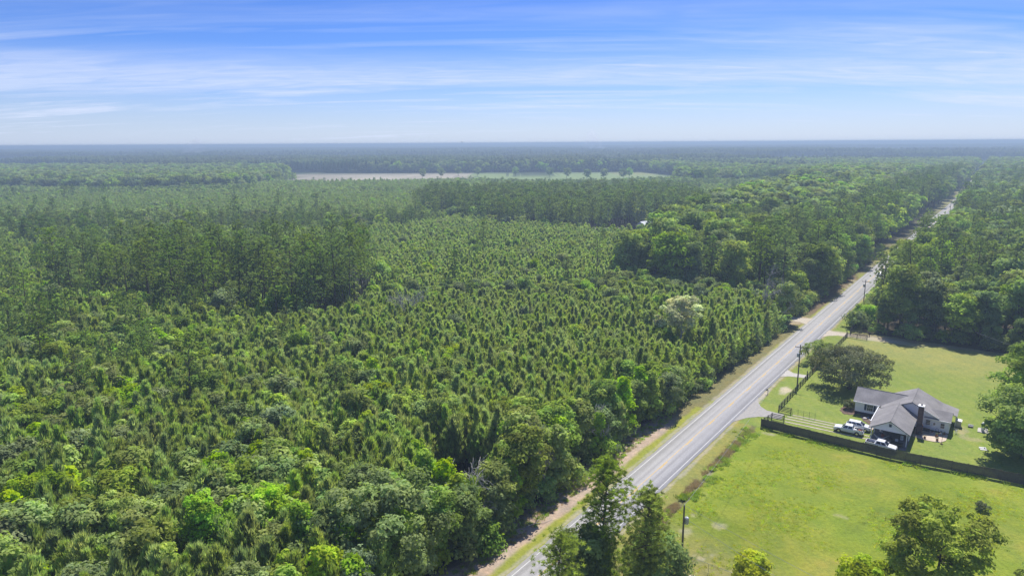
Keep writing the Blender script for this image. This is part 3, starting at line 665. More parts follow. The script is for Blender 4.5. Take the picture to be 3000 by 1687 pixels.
# pasture beyond, clearings
lay(inpoly(s, t, PAST).astype(float), C3(0.27, 0.28, 0.07)); lay(inpoly(s, t, GLOW).astype(float), C3(0.27, 0.30, 0.05))
lay(inpoly(x, y, TAN).astype(float), C3(0.34, 0.31, 0.235)*(1+0.3*w3[:, None]+0.1*w2[:, None])); lay(inpoly(x+20*w2, y+20*w2, GREENF).astype(float), C3(0.20, 0.27, 0.10)*(1+0.1*w2[:, None]))
lay(inpoly(x+20*w2, y+20*w2, [(150, 1220), (290, 1240), (262, 1350), (215, 1330)]).astype(float)*0.6, C3(0.26, 0.26, 0.10))
lay((np.abs(t-road_t(s)*0) < 11)*(s > 600)*1.0, C3(0.26, 0.25, 0.11))
lay(inpoly(x, y, [(-3700, 7300), (-1400, 7000), (-1500, 7500), (-3700, 8000)]).astype(float), C3(0.40, 0.40, 0.36))
z = -0.03+0.10*w2*sm(3.9, 6.5, np.abs(t))*(s < 400)
z = np.where(np.abs(t) < 4.5, -0.06, z); z -= 0.28*ditch
inyard = inpoly(s, t, [(62, 9), (62, 36), (64, 50), (95, 50), (95, 16), (112, 16), (112, 7), (62, 7)]); z = np.where(inyard, -0.03+0*z, z)
z = np.where(y > 2500, z-0.0, z)
nx_, ny_ = len(gx), len(gy); I = np.arange(nx_*ny_).reshape(ny_, nx_)
F = np.stack([I[:-1, :-1], I[:-1, 1:], I[1:, 1:], I[1:, :-1]], -1).reshape(-1, 4)
gm = bpy.data.materials.new('ground'); gm.use_nodes = True; t_ = gm.node_tree; b_ = t_.nodes['Principled BSDF']; b_.inputs['Roughness'].default_value = 0.95; b_.inputs['Specular IOR Level'].default_value = 0.1
at = t_.nodes.new('ShaderNodeAttribute'); at.attribute_name = 'Col'; tcg = t_.nodes.new('ShaderNodeTexCoord')
n1 = t_.nodes.new('ShaderNodeTexNoise'); n1.inputs['Scale'].default_value = 1.6; n1.inputs['Detail'].default_value = 9; n1.inputs['Roughness'].default_value = 0.7; t_.links.new(tcg.outputs['Object'], n1.inputs['Vector'])
n2 = t_.nodes.new('ShaderNodeTexNoise'); n2.inputs['Scale'].default_value = 0.22; n2.inputs['Detail'].default_value = 6; n2.inputs['Distortion'].default_value = 1.2; t_.links.new(tcg.outputs['Object'], n2.inputs['Vector'])
c_ = mixc(t_, 1.0, at.outputs[0], ramp(t_, n1.outputs[0], [(0.25, (0.66, 0.68, 0.66)), (0.5, (1, 1, 1)), (0.8, (1.36, 1.30, 1.3))]), 'MULTIPLY')
c_ = mixc(t_, 1.0, c_, ramp(t_, n2.outputs[0], [(0.3, (0.86, 0.92, 0.95)), (0.7, (1.14, 1.06, 0.98))]), 'MULTIPLY')
t_.links.new(c_, b_.inputs['Base Color']); bp = t_.nodes.new('ShaderNodeBump'); bp.inputs['Strength'].default_value = 0.6; bp.inputs['Distance'].default_value = 0.25; t_.links.new(n1.outputs[0], bp.inputs['Height']); t_.links.new(bp.outputs[0], b_.inputs['Normal'])
M['ground'] = gm
tag(obj('ground', mesh_np('ground', np.stack([x, y, z], 1), F, gm, col=col, smooth=True)), kind='structure')

# ------------------------------------------------------------------ road
asp = principled('asphalt', (0.255, 0.25, 0.25), 0.85, spec=0.25); t_ = asp.node_tree; b_ = t_.nodes['Principled BSDF']
uv = t_.nodes.new('ShaderNodeAttribute'); uv.attribute_name = 'st'; sp = t_.nodes.new('ShaderNodeSeparateXYZ'); t_.links.new(uv.outputs['Vector'], sp.inputs[0])
cmb = t_.nodes.new('ShaderNodeCombineXYZ'); t_.links.new(mathn(t_, 'MULTIPLY', sp.outputs[0], 0.035), cmb.inputs[0]); t_.links.new(mathn(t_, 'MULTIPLY', sp.outputs[1], 1.6), cmb.inputs[1])
n3 = t_.nodes.new('ShaderNodeTexNoise'); n3.inputs['Scale'].default_value = 1.0; n3.inputs['Detail'].default_value = 6; t_.links.new(cmb.outputs[0], n3.inputs['Vector'])
n4 = t_.nodes.new('ShaderNodeTexNoise'); n4.inputs['Scale'].default_value = 3.0; n4.inputs['Detail'].default_value = 8; t_.links.new(uv.outputs['Vector'], n4.inputs['Vector'])
tw = mathn(t_, 'ABSOLUTE', mathn(t_, 'SUBTRACT', mathn(t_, 'ABSOLUTE', mathn(t_, 'SUBTRACT', mathn(t_, 'ABSOLUTE', sp.outputs[1]), 1.85)), 0.85))
twf = ramp(t_, tw, [(0.0, 0.88), (0.5, 1.05)])
cc_ = mixc(t_, 1.0, ramp(t_, n3.outputs[0], [(0.3, (0.295, 0.29, 0.288)), (0.7, (0.37, 0.365, 0.362))]), twf, 'MULTIPLY')
cc_ = mixc(t_, 1.0, cc_, ramp(t_, n4.outputs[0], [(0.3, 0.88), (0.7, 1.09)]), 'MULTIPLY'); t_.links.new(cc_, b_.inputs['Base Color'])
principled('white_line', (0.60, 0.60, 0.58), 0.7, noise=0.12, scale=1.5); principled('yellow_line', (0.66, 0.43, 0.10), 0.7, noise=0.15, scale=1.5)
def strip(name, s0, s1, t0, t1, z, mat, parent=None, ds=4.0, edge=0.0, thick=0.05):
    n = max(1, int((s1-s0)/ds)); ss = np.linspace(s0, s1, n+1); V = []; A = []
    for a in ss:
        o = road_t(a); e0 = edge*(vnoise(np.array([a*1.1]), np.array([t0]), 3)[0]-0.5); e1 = edge*(vnoise(np.array([a*1.1]), np.array([t1]), 4)[0]-0.5); wf_ = 0.94+0.11*float(sm(40, 200, a))
        for tt, zz in ((t0+e0, z-thick), (t0+e0, z), (t1+e1, z), (t1+e1, z-thick)):
            p = W(a, tt*wf_+o, zz); V.append(p[:]); A.append((a, tt, 0))
    F = [(4*i+k, 4*i+k+1, 4*i+k+5, 4*i+k+4) for i in range(n) for k in range(3)]
    me = mesh_np(name, V, np.array(F)[:, ::-1], M[mat]); at = me.attributes.new('st', 'FLOAT_VECTOR', 'POINT'); at.data.foreach_set('vector', np.array(A, np.float32).ravel())
    return obj(name, me, parent)
road = tag(strip('road', -120, 2600, -3.95, 3.95, 0.0, 'asphalt', ds=1.0, edge=0.18), kind='structure')
strip('edge_line', -120, 2600, -3.31, -3.18, 0.006, 'white_line', road, thick=0.002); strip('edge_line', -120, 2600, 3.18, 3.31, 0.006, 'white_line', road, thick=0.002)
strip('centre_line', -120, 2600, -0.16, -0.05, 0.006, 'yellow_line', road, thick=0.002)
k_ = 0
for a in np.arange(-40, 700, 12.2): strip('centre_dash', a, a+3.3, 0.05, 0.20, 0.006, 'yellow_line', road, thick=0.002)

# ------------------------------------------------------------------ driveways, beds, slabs
principled('concrete', (0.42, 0.40, 0.36), 0.9, noise=0.15, bump=0.2, scale=1.2); principled('pale_gravel', (0.43, 0.38, 0.30), 0.95, noise=0.2, bump=0.4, scale=3)
principled('old_asphalt', (0.315, 0.30, 0.28), 0.9, noise=0.12, scale=1.5); principled('mulch', (0.13, 0.088, 0.065), 0.95, noise=0.35, bump=0.5, scale=5)
principled('patio_concrete', (0.52, 0.43, 0.34), 0.85, noise=0.12, scale=1.0); principled('slab_shaded', (0.20, 0.18, 0.165), 0.9, noise=0.2, scale=1.4)
def slab(name, pts, z, mat, parent=None, thick=0.08, jag=0.0, kind='structure', sub=0.7):
    P = []
    for i, (a, b) in enumerate(pts):
        c, d = pts[(i+1) % len(pts)]; n = max(1, int(math.hypot(c-a, d-b)/sub)) if jag else 1
        for k in range(n): P.append((a+(c-a)*k/n+jag*random.uniform(-1, 1), b+(d-b)*k/n+jag*random.uniform(-1, 1)))
    n = len(P); mb = MB(); mb.add([W(a, b, z) for a, b in P]+[W(a, b, z-thick) for a, b in P], [tuple(range(n))]+[(i, i+n, (i+1) % n+n, (i+1) % n) for i in range(n)])
    o = mb.build(name, mat, parent)
    if kind and not parent: tag(o, kind=kind)
    return o
slab('driveway_apron', [(61.8, 3.7), (64.0, 4.5), (66.2, 5.6), (67.8, 7.2), (68.8, 9.0), (69.4, 11.6), (72.2, 11.4), (72.3, 9.4), (72.5, 7.6), (73.8, 6.0), (76.4, 4.5), (79.2, 3.7)], 0.012, 'old_asphalt', jag=0.10)
slab('driveway_apron', [(97.0, 3.8), (98.6, 5.6), (99.6, 8.9), (99.8, 9.6), (102.2, 9.6), (102.0, 8.6), (101.8, 5.8), (103.6, 3.8)], 0.012, 'concrete', jag=0.06)
slab('driveway_apron', [(140.5, 3.8), (143.4, 5.0), (145.6, 7.4), (145.9, 10.2), (149.3, 10.2), (149.0, 7.2), (149.6, 5.0), (150.8, 3.8)], 0.012, 'pale_gravel', jag=0.15)
slab('turnout', [(153.5, -3.8), (155.5, -6.0), (156.5, -11), (161.5, -11), (161.8, -6), (163.5, -3.8)], 0.012, 'pale_gravel', jag=0.18)
for a0, a1, b0, b1 in ((73.05, 73.3, 12.9, 28.0), (71.6, 72.0, 12.2, 27.0), (70.15, 70.6, 12.0, 28.4), (68.45, 68.85, 12.6, 28.4)):
    slab('driveway_strip', [(a0-0.20, b0), (a0+0.24, b0), (a1+0.24, b1), (a1-0.20, b1)], 0.02, 'pale_gravel', jag=0.05, sub=0.9)
cp_slab = slab('carport_slab', [(67.2, 28.6), (67.2, 35.1), (79.2, 35.1), (79.2, 28.9)], 0.05, 'slab_shaded')  # floor colour darkened to paint in the shade under the carport roof
slab('driveway_apron', [(73.4, 27.6), (74.8, 28.5), (77.2, 28.7), (76.9, 27.5), (75, 26.9)], 0.03, 'patio_concrete', jag=0.05)
patio = slab('patio', [(75.8, 35.3), (80.9, 35.3), (80.9, 40.9), (79.4, 41.0), (77.0, 40.9), (75.6, 40.2), (75.1, 39.0), (75.0, 37.0)], 0.06, 'patio_concrete')
def ring_pts(s0, t0, ra, rb, n=22, j=0.12): return [(s0+ra*(1+random.uniform(-j, j))*math.cos(6.283*k/n), t0+rb*(1+random.uniform(-j, j))*math.sin(6.283*k/n)) for k in range(n)]
slab('planting_bed', ring_pts(83.0, 22.4, 2.7, 1.9), 0.03, 'mulch'); slab('planting_bed', [(78.6, 25.8), (81.9, 24.6), (81.9, 29), (76.6, 28.9), (76.4, 27.9)], 0.025, 'mulch', jag=0.1)

# ------------------------------------------------------------------ haze
hz = MB().box((-25500, -250, -1.2), (25500, 26500, 60.0)).build('haze', bpy.data.materials.new('haze_air') if False else 'concrete')
hm = bpy.data.materials.new('haze_air'); hm.use_nodes = True; t_ = hm.node_tree; t_.nodes.clear()
pv = t_.nodes.new('ShaderNodeVolumePrincipled'); pv.inputs['Color'].default_value = (0.45, 0.59, 0.74, 1); pv.inputs['Density'].default_value = 4.4e-4; pv.inputs['Anisotropy'].default_value = 0.2
oo = t_.nodes.new('ShaderNodeOutputMaterial'); t_.links.new(pv.outputs[0], oo.inputs['Volume']); hz.data.materials.clear(); hz.data.materials.append(hm); tag(hz, kind='stuff')

# ------------------------------------------------------------------ house
principled('siding_white', (0.84, 0.84, 0.84), 0.6); principled('trim_white', (0.82, 0.82, 0.82), 0.5); principled('foundation_brick', (0.075, 0.062, 0.058), 0.9, noise=0.3, scale=8)
principled('brick_dark', (0.13, 0.085, 0.075), 0.9, noise=0.35, bump=0.3, scale=5); principled('shutter_blue', (0.035, 0.055, 0.095), 0.6); principled('window_glass', (0.035, 0.045, 0.06), 0.12, spec=0.6)
principled('black_paint', (0.022, 0.022, 0.024), 0.55); principled('dark_metal', (0.06, 0.06, 0.062), 0.5, 0.5); principled('galvanised', (0.42, 0.44, 0.46), 0.45, 0.5); principled('chrome', (0.6, 0.6, 0.62), 0.25, 0.9)
principled('weathered_wood', (0.105, 0.095, 0.075), 0.9, noise=0.22, bump=0.3, scale=2.5); principled('bare_wood', (0.26, 0.19, 0.13), 0.85, noise=0.2, scale=2.5); principled('white_plastic', (0.75, 0.75, 0.74), 0.5)
principled('pole_wood', (0.13, 0.11, 0.095), 0.9, noise=0.25, scale=2); principled('terracotta', (0.30, 0.13, 0.08), 0.8); principled('hammock_cloth', (0.62, 0.60, 0.55), 0.9); principled('rust', (0.35, 0.12, 0.06), 0.8)
shg = principled('shingles', (0.135, 0.122, 0.118), 0.92, spec=0.15); t_ = shg.node_tree; b_ = t_.nodes['Principled BSDF']
tco = t_.nodes.new('ShaderNodeTexCoord'); n5 = t_.nodes.new('ShaderNodeTexNoise'); n5.inputs['Scale'].default_value = 0.45; n5.inputs['Detail'].default_value = 5; t_.links.new(tco.outputs['Object'], n5.inputs['Vector'])
n6 = t_.nodes.new('ShaderNodeTexVoronoi'); n6.inputs['Scale'].default_value = 4.0; t_.links.new(tco.outputs['Object'], n6.inputs['Vector'])
cs = mixc(t_, 1.0, ramp(t_, n5.outputs[0], [(0.3, (0.185, 0.178, 0.180)), (0.7, (0.27, 0.26, 0.258))]), ramp(t_, n6.outputs['Distance'], [(0.1, 0.90), (0.6, 1.06)]), 'MULTIPLY'); t_.links.new(cs, b_.inputs['Base Color'])
HS, HT = 80.0, 32.0
def h(s, t, z): return (s-HS, -(t-HT), z)
def plate(mb, pts, th, n=None):
    P = [Vector(p) for p in pts]; nn = (P[1]-P[0]).cross(P[2]-P[0]).normalized()
    if n is not None and nn.dot(Vector(n)) < 0: nn = -nn
    k = len(P); mb.add([p for p in P]+[p-nn*th for p in P], [tuple(range(k)), tuple(range(k, 2*k))[::-1]]+[(i, (i+1) % k, (i+1) % k+k, i+k) for i in range(k)]); return mb
def hbox(mb, s0, s1, t0, t1, z0, z1): a = h(s0, t1, z0); b = h(s1, t0, z1); return mb.box(a, b)
house = empty('house', W(HS, HT, 0), ROAD_ANG); tag(house, 'white siding house with grey shingle roofs, tall brick chimney and open carport', 'house')
def hp(mb, name, mat, parent=None, label=None, **k):
    o = mb.build(name, mat, parent or house, **k)
    if label: o['label'] = label
    return o
def siding(s0, t0, s1, t1, z0, z1, out, top=None, gap=0.2):
    """wall with lapped boards; top(u) gives the wall height at parameter u"""
    mb = MB(); L = math.hypot(s1-s0, t1-t0); zz = z0
    o = Vector(h(*out, 0))-Vector(h(0, 0, 0))
    top = top or (lambda u: z1)
    n = int((z1-z0)/gap)+1
    for i in range(n):
        za = z0+i*gap; zb = min(z1, za+gap)
        us = [u for u in np.linspace(0, 1, 41) if top(u) > za+0.02]
        if not us or zb <= za: continue
        ua, ub = us[0], us[-1]
        us2 = [u for u in np.linspace(0, 1, 41) if top(u) > zb-0.001] or us
        uc, ud = max(ua, us2[0]), min(ub, us2[-1])
        q = lambda u, z, d: Vector(h(s0+(s1-s0)*u, t0+(t1-t0)*u, z))+o*d
        mb.add([q(ua, za, 0.045), q(ub, za, 0.045), q(ud, zb, 0.02), q(uc, zb, 0.02), q(ua, za, -0.12), q(ub, za, -0.12), q(ud, zb, -0.12), q(uc, zb, -0.12)], [(0, 1, 2, 3), (4, 7, 6, 5), (0, 4, 5, 1), (1, 5, 6, 2), (3, 2, 6, 7), (0, 3, 7, 4)])
    return mb
def gable(ta, tr, tb, ze, zr, sc=1): return lambda u: (ze+(zr-ze)*min(1, (u*(tb-ta))/(tr-ta))) if ta+u*(tb-ta) < tr else (ze+(zr-ze)*(tb-(ta+u*(tb-ta)))/(tb-tr))
hp(siding(82.2, 23.5, 82.2, 29.3, 0.55, 2.85, (-1, 0)), 'wall', 'siding_white')
hp(siding(82.2, 23.5, 89.2, 23.5, 0.55, 4.7, (0, -1), top=gable(82.2, 85.7, 89.2, 2.85, 4.7)), 'wall', 'siding_white')
hp(siding(89.2, 23.5, 89.2, 29.0, 0.55, 2.85, (1, 0)), 'wall', 'siding_white')
fb = MB(); hbox(fb, 82.25, 89.15, 23.55, 29.2, -0.2, 0.56); hbox(fb, 80.7, 90, 29.1, 40.9, -0.2, 0.35); hp(fb, 'foundation', 'foundation_brick')
hp(siding(80.6, 29.0, 80.6, 39.0, 0.3, 5.3, (-1, 0), top=gable(29.0, 34.2, 39.0, 2.95, 5.3)), 'wall', 'siding_white')
hp(siding(80.55, 37.6, 80.55, 41.0, 0.3, 2.85, (-1, 0)), 'wall', 'siding_white')
hp(siding(80.55, 41.0, 85.3, 41.0, 0.3, 3.85, (0, 1), top=gable(80.55, 82.9, 85.3, 2.8, 3.85)), 'wall', 'siding_white')
hp(siding(85.3, 38.8, 90.0, 38.8, 0.3, 3.1, (0, 1)), 'wall', 'siding_white'); hp(siding(90.0, 29.0, 90.0, 38.8, 0.3, 5.3, (1, 0), top=gable(29.0, 34.2, 38.8, 2.95, 5.3)), 'wall', 'siding_white')
hp(siding(82.2, 29.0, 90.0, 29.0, 0.3, 2.9, (0, -1)), 'wall', 'siding_white')
hp(siding(69.25, 28.6, 69.25, 35.1, 2.45, 4.55, (-1, 0), top=gable(28.6, 31.9, 35.1, 2.62, 4.55), gap=0.18), 'carport_gable', 'siding_white')
hp(siding(72.6, 35.0, 78.0, 35.0, 0.05, 2.55, (0, 1), gap=0.22), 'carport_side_wall', 'siding_white')
# roofs
def roofplane(name, pts, th=0.16): hp(plate(MB(), [h(*p) for p in pts], th, (0, 0, 1)), name, 'shingles')
roofplane('roof', [(81.75, 23.1, 2.82), (81.75, 29.6, 2.82), (85.7, 34.6, 4.92), (85.7, 23.1, 4.92)]); roofplane('roof', [(85.7, 23.1, 4.92), (85.7, 34.6, 4.92), (89.65, 29.6, 2.82), (89.65, 23.1, 2.82)])
roofplane('roof', [(80.2, 28.55, 2.92), (90.4, 28.55, 2.92), (90.4, 34.2, 5.52), (80.2, 34.2, 5.52)]); roofplane('roof', [(80.2, 34.2, 5.52), (90.4, 34.2, 5.52), (90.4, 39.2, 3.12), (80.2, 39.2, 3.12)])
roofplane('carport_roof', [(68.75, 28.2, 2.62), (80.9, 28.2, 2.62), (80.9, 31.9, 4.74), (68.75, 31.9, 4.74)]); roofplane('carport_roof', [(68.75, 31.9, 4.74), (80.5, 31.9, 4.74), (80.5, 35.5, 2.62), (68.75, 35.5, 2.62)])
roofplane('side_roof', [(80.15, 36.6, 2.78), (80.15, 41.3, 2.78), (82.9, 41.3, 4.02), (82.9, 36.6, 4.02)]); roofplane('side_roof', [(82.9, 36.6, 4.02), (82.9, 41.3, 4.02), (85.65, 41.3, 2.78), (85.65, 36.6, 2.78)])
roofplane('porch_roof', [(85.5, 38.9, 3.22), (90.5, 38.9, 3.22), (90.5, 42.0, 2.42), (85.5, 42.0, 2.42)], 0.1)
# ridge caps, fascia, gutter
def bar(name, a, b, r, mat, n=6): return hp(MB().tube([h(*a), h(*b)], r, n), name, mat)
bar('ridge_cap', (85.7, 23.1, 4.93), (85.7, 33.8, 4.93), 0.07, 'shingles'); bar('ridge_cap', (80.2, 34.2, 5.53), (90.4, 34.2, 5.53), 0.07, 'shingles'); bar('ridge_cap', (68.75, 31.9, 4.75), (79.9, 31.9, 4.75), 0.07, 'shingles')
def fascia(a, b, hh=0.18, th=0.05): 
    A, B = Vector(h(*a)), Vector(h(*b)); d = (B-A).normalized(); sdv = Vector((-d.y, d.x, 0)).normalized()*th
    hp(MB().add([A-sdv, A+sdv, B+sdv, B-sdv, A-sdv-Vector((0, 0, hh)), A+sdv-Vector((0, 0, hh)), B+sdv-Vector((0, 0, hh)), B-sdv-Vector((0, 0, hh))], [(0, 1, 2, 3), (4, 7, 6, 5), (0, 4, 5, 1), (1, 5, 6, 2), (2, 6, 7, 3), (3, 7, 4, 0)]), 'fascia', 'trim_white')
fascia((81.70, 23.1, 2.86), (81.70, 28.3, 2.86)); fascia((80.10, 36.6, 2.8), (80.10, 41.3, 2.8))
fascia((80.14, 35.6, 4.82), (80.14, 39.2, 3.1))
g_ = hp(MB().tube([h(72.2, 28.05, 2.66), h(82.0, 28.05, 2.62)], 0.10, 6), 'gutter', 'trim_white'); hp(MB().tube([h(76.6, 28.03, 2.6), h(76.6, 28.3, 2.3), h(76.6, 28.5, 0.1)], 0.05, 6), 'downpipe', 'trim_white')
hp(MB().tube([h(80.45, 37.95, 3.0), h(80.45, 37.95, 0.9), h(80.45, 36.9, 0.85), h(80.45, 36.9, 0.3)], 0.045, 6), 'downpipe', 'white_plastic')
# chimney
ch = hp(hbox(MB(), 77.0, 78.5, 35.62, 36.7, 0, 1.9), 'chimney', 'brick_dark'); hp(hbox(MB(), 77.25, 78.4, 35.62, 36.55, 1.9, 5.9), 'chimney_stack', 'brick_dark', ch)
hp(hbox(MB(), 77.15, 78.5, 35.54, 36.63, 5.9, 6.06), 'chimney_cap', 'trim_white', ch); hp(hbox(MB(), 77.65, 78.0, 35.95, 36.25, 6.06, 6.26), 'flue', 'dark_metal', ch)
# windows
def window(s, t0, t1, z0, z1, cols=1, rows=2, sh=False):
    f = hp(hbox(MB(), s-0.09, s-0.02, t0-0.07, t1+0.07, z0-0.07, z1+0.07), 'window', 'trim_white')
    hp(hbox(MB(), s-0.11, s-0.095, t0, t1, z0, z1), 'pane', 'window_glass', f); m = MB()
    for i in range(1, rows): z = z0+(z1-z0)*i/rows; hbox(m, s-0.13, s-0.115, t0, t1, z-0.025, z+0.025)
    for i in range(1, cols): t = t0+(t1-t0)*i/cols; hbox(m, s-0.13, s-0.1145, t-0.02, t+0.02, z0, z1)
    hp(m, 'sash', 'trim_white', f)
    if sh:
        hp(hbox(MB(), s-0.10, s-0.04, t0-0.55, t0-0.12, z0-0.03, z1+0.03), 'shutter', 'shutter_blue'); hp(hbox(MB(), s-0.10, s-0.04, t1+0.12, t1+0.55, z0-0.03, z1+0.03), 'shutter', 'shutter_blue')
window(82.2, 25.85, 26.95, 1.15, 2.45, 3, 2, True); window(80.5, 36.95, 37.7, 1.35, 2.3, 1, 3); window(80.5, 38.25, 38.6, 1.5, 1.95, 1, 1); window(80.46, 39.55, 40.2, 1.2, 2.15, 1, 2)
hp(hbox(MB(), 69.13, 69.19, 31.7, 32.15, 3.4, 3.95), 'gable_vent', 'shutter_blue')
hp(hbox(MB(), 81.3, 81.4, 36.1, 36.2, 4.4, 5.0), 'vent_pipe', 'dark_metal')
door = hp(hbox(MB(), 80.46, 80.52, 32.6, 33.5, 0.2, 2.25), 'door', 'shutter_blue'); hp(hbox(MB(), 80.44, 80.455, 33.3, 33.4, 1.1, 1.2), 'handle', 'chrome', door)
hp(hbox(MB(), 80.40, 80.50, 29.6, 31.6, 0.1, 1.2), 'brick_panel', 'brick_dark')
for a, b in ((69.2, 28.75), (73.2, 28.75), (77.4, 28.75), (69.2, 34.9), (72.5, 34.9)): hp(hbox(MB(), a-0.07, a+0.07, b-0.07, b+0.07, 0.0, 2.6), 'carport_post', 'trim_white')
hp(hbox(MB(), 69.1, 80.5, 28.65, 28.85, 2.42, 2.6), 'carport_beam', 'trim_white'); hp(hbox(MB(), 69.1, 80.5, 34.8, 34.98, 2.42, 2.6), 'carport_beam', 'trim_white')
for a in (85.7, 90.2): hp(hbox(MB(), a-0.06, a+0.06, 41.7, 41.82, 0, 2.45), 'porch_post', 'trim_white')

# ------------------------------------------------------------------ fences
POSTM = MB().box((-0.075, -0.075, -0.2), (0.075, 0.075, 1.42)).mesh('fence_post', 'black_paint'); TALLM = MB().box((-0.09, -0.09, -0.2), (0.09, 0.09, 2.1)).mesh('tall_fence_post', 'black_paint')
railcache = {}
def board_fence(name, label, pts, bay=2.4, rails=4, tall=(), mat='black_paint'):
    root = empty(name, W(*pts[0])); tag(root, label, 'fence', 'black board fences'); base = W(*pts[0])
    for (a, b), (c, d) in zip(pts[:-1], pts[1:]):
        L = math.hypot(c-a, d-b); n = max(1, round(L/bay))
        for i in range(n):
            p = W(a+(c-a)*i/n, b+(d-b)*i/n); q = W(a+(c-a)*(i+1)/n, b+(d-b)*(i+1)/n); ang = math.atan2(q.y-p.y, q.x-p.x); ll = round((q-p).length, 2)
            if ll not in railcache: railcache[ll] = MB().box((0, -0.022, -0.07), (ll-0.004, 0.022, 0.07)).mesh('rail', mat)
            for r in range(rails):
                off = Vector((-math.sin(ang), math.cos(ang), 0))*0.1
                obj('rail', railcache[ll], root, p-base+off+Vector((0, 0, 0.3+r*0.33)), ang)
            obj('post', POSTM, root, p-base, ang)
    e = W(*pts[-1]); obj('post', POSTM, root, e-base, ang)
    for k in tall: obj('post', TALLM, root, W(*k)-base, ang)
    return root
board_fence('board_fence', 'black four-board fence along the lawn from the driveway past the grey oak', [(73.3, 12.5), (73.4, 9.9), (103.6, 9.8)], tall=[(99.0, 9.62)])
board_fence('board_fence', 'black four-board fence running on behind the small green tree to the sandy drive', [(108.4, 9.8), (145.1, 10.1), (145.1, 15.5)])
board_fence('board_fence', 'short black board fence beyond the sandy drive by the dark wood', [(150.0, 15.4), (149.6, 10.1), (170.0, 9.6)], tall=[(149.4, 10.2), (145.3, 9.9), (172.6, 9.4)])
board_fence('board_fence', 'short black board fence wing joining the wooden privacy fence at the driveway', [(68.2, 12.4), (68.2, 9.9), (64.6, 9.3)])
gt = empty('wooden_gate', W(103.8, 9.8)); tag(gt, 'brown plank gate set in the black board fence beside the grey oak', 'gate')
for k in range(11): obj('plank', (MB().box((0, -0.02, 0.1), (0.38, 0.02, 1.35)).mesh('plank', 'bare_wood') if k == 0 else bpy.data.meshes['plank']), gt, W(103.8+k*0.41, 9.8)-W(103.8, 9.8), ROAD_ANG)
MB().tube([(0, 0, 0.35), (4.4*RDX, 4.4*RDY, 1.2)], 0.04, 5).build('brace', 'bare_wood', gt)
# wooden privacy fence, one panel per bay
wf = empty('privacy_fence', W(62.5, 9.3)); tag(wf, 'long weathered wooden privacy fence between the mown yard and the open field', 'fence')
def wpt(u):
    P = [(62.5, 9.3), (61.9, 34.0), (64.4, 56.0), (65.8, 70.0)]
    for (a, b), (c, d) in zip(P[:-1], P[1:]):
        L = math.hypot(c-a, d-b)
        if u <= L or (c, d) == P[-1]: return a+(c-a)*u/L, b+(d-b)*u/L
        u -= L
def panel_mesh(seed):
    r = random.Random(seed); mb = MB(); n = 17
    for i in range(n): x = i*2.4/n; mb.box((x+0.004, -0.012-r.random()*0.008, 0.05), (x+2.4/n-0.006, 0.012, 1.90+r.uniform(-0.03, 0.03)))
    mb.box((0, 0.014, 0.35), (2.4, 0.05, 0.44)); mb.box((0, 0.014, 1.5), (2.4, 0.05, 1.59)); return mb.mesh('fence_panel', 'weathered_wood')
PM = [panel_mesh(i) for i in range(4)]; WP = MB().box((-0.05, -0.05, -0.2), (0.05, 0.05, 1.98)).mesh('fence_post_wood', 'weathered_wood')
for i in range(25):
    a = W(*wpt(i*2.4)); b = W(*wpt((i+1)*2.4)); ang = math.atan2(b.y-a.y, b.x-a.x)+R(random.uniform(-0.8, 0.8))
    o = obj('panel', PM[i % 4], wf, a-W(62.5, 9.3)+Vector((0, 0, random.uniform(-0.03, 0.03))), ang); o.rotation_euler.x = R(random.uniform(-2.0, 2.0)); obj('post', WP, wf, a-W(62.5, 9.3)+Vector((0.08*RDX, 0.08*RDY, 0)), ang)
# wire panel
wp = empty('wire_fence', W(73.3, 12.8)); tag(wp, 'thin wire panel fence on four slim posts beside the driveway strips', 'fence')
for k in range(5):
    a = W(73.3, 12.8+k*1.15)-W(73.3, 12.8); MB().tube([a, a+Vector((0, 0, 1.45))], 0.028, 5).build('post', 'dark_metal', wp)
for k in range(4): a = W(73.3, 12.8)-W(73.3, 12.8)+Vector((0, 0, 0.3+0.33*k)); b = W(73.3, 17.4)-W(73.3, 12.8)+Vector((0, 0, 0.3+0.33*k)); MB().tube([a, b], 0.012, 4).build('wire', 'dark_metal', wp)
cf = empty('chain_link_fence', W(8.8, 15.2)); tag(cf, 'low grey chain link fence at the foot of the near power pole', 'fence')
for k in range(6):
    a = W(8.8-0.1*k, 15.2+k*3.2)-W(8.8, 15.2); MB().tube([a, a+Vector((0, 0, 1.3))], 0.03, 5).build('post', 'galvanised', cf)
MB().tube([Vector((0, 0, 1.28)), W(8.3, 31.2, 1.28)-W(8.8, 15.2)], 0.022, 5).build('top_rail', 'galvanised', cf)
mb = MB()
for k in range(64):
    for sg in (0, 1):
        a = W(8.8-0.5*k/64, 15.2+k*0.25); b = W(8.8-0.5*(k+1)/64, 15.2+(k+4)*0.25); mb.tube([a-W(8.8, 15.2)+Vector((0, 0, 0.05 if sg else 1.25)), b-W(8.8, 15.2)+Vector((0, 0, 1.25 if sg else 0.05))], 0.005, 3, cap=False)
tag(mb.build('mesh_wire', 'galvanised', cf), kind='stuff')

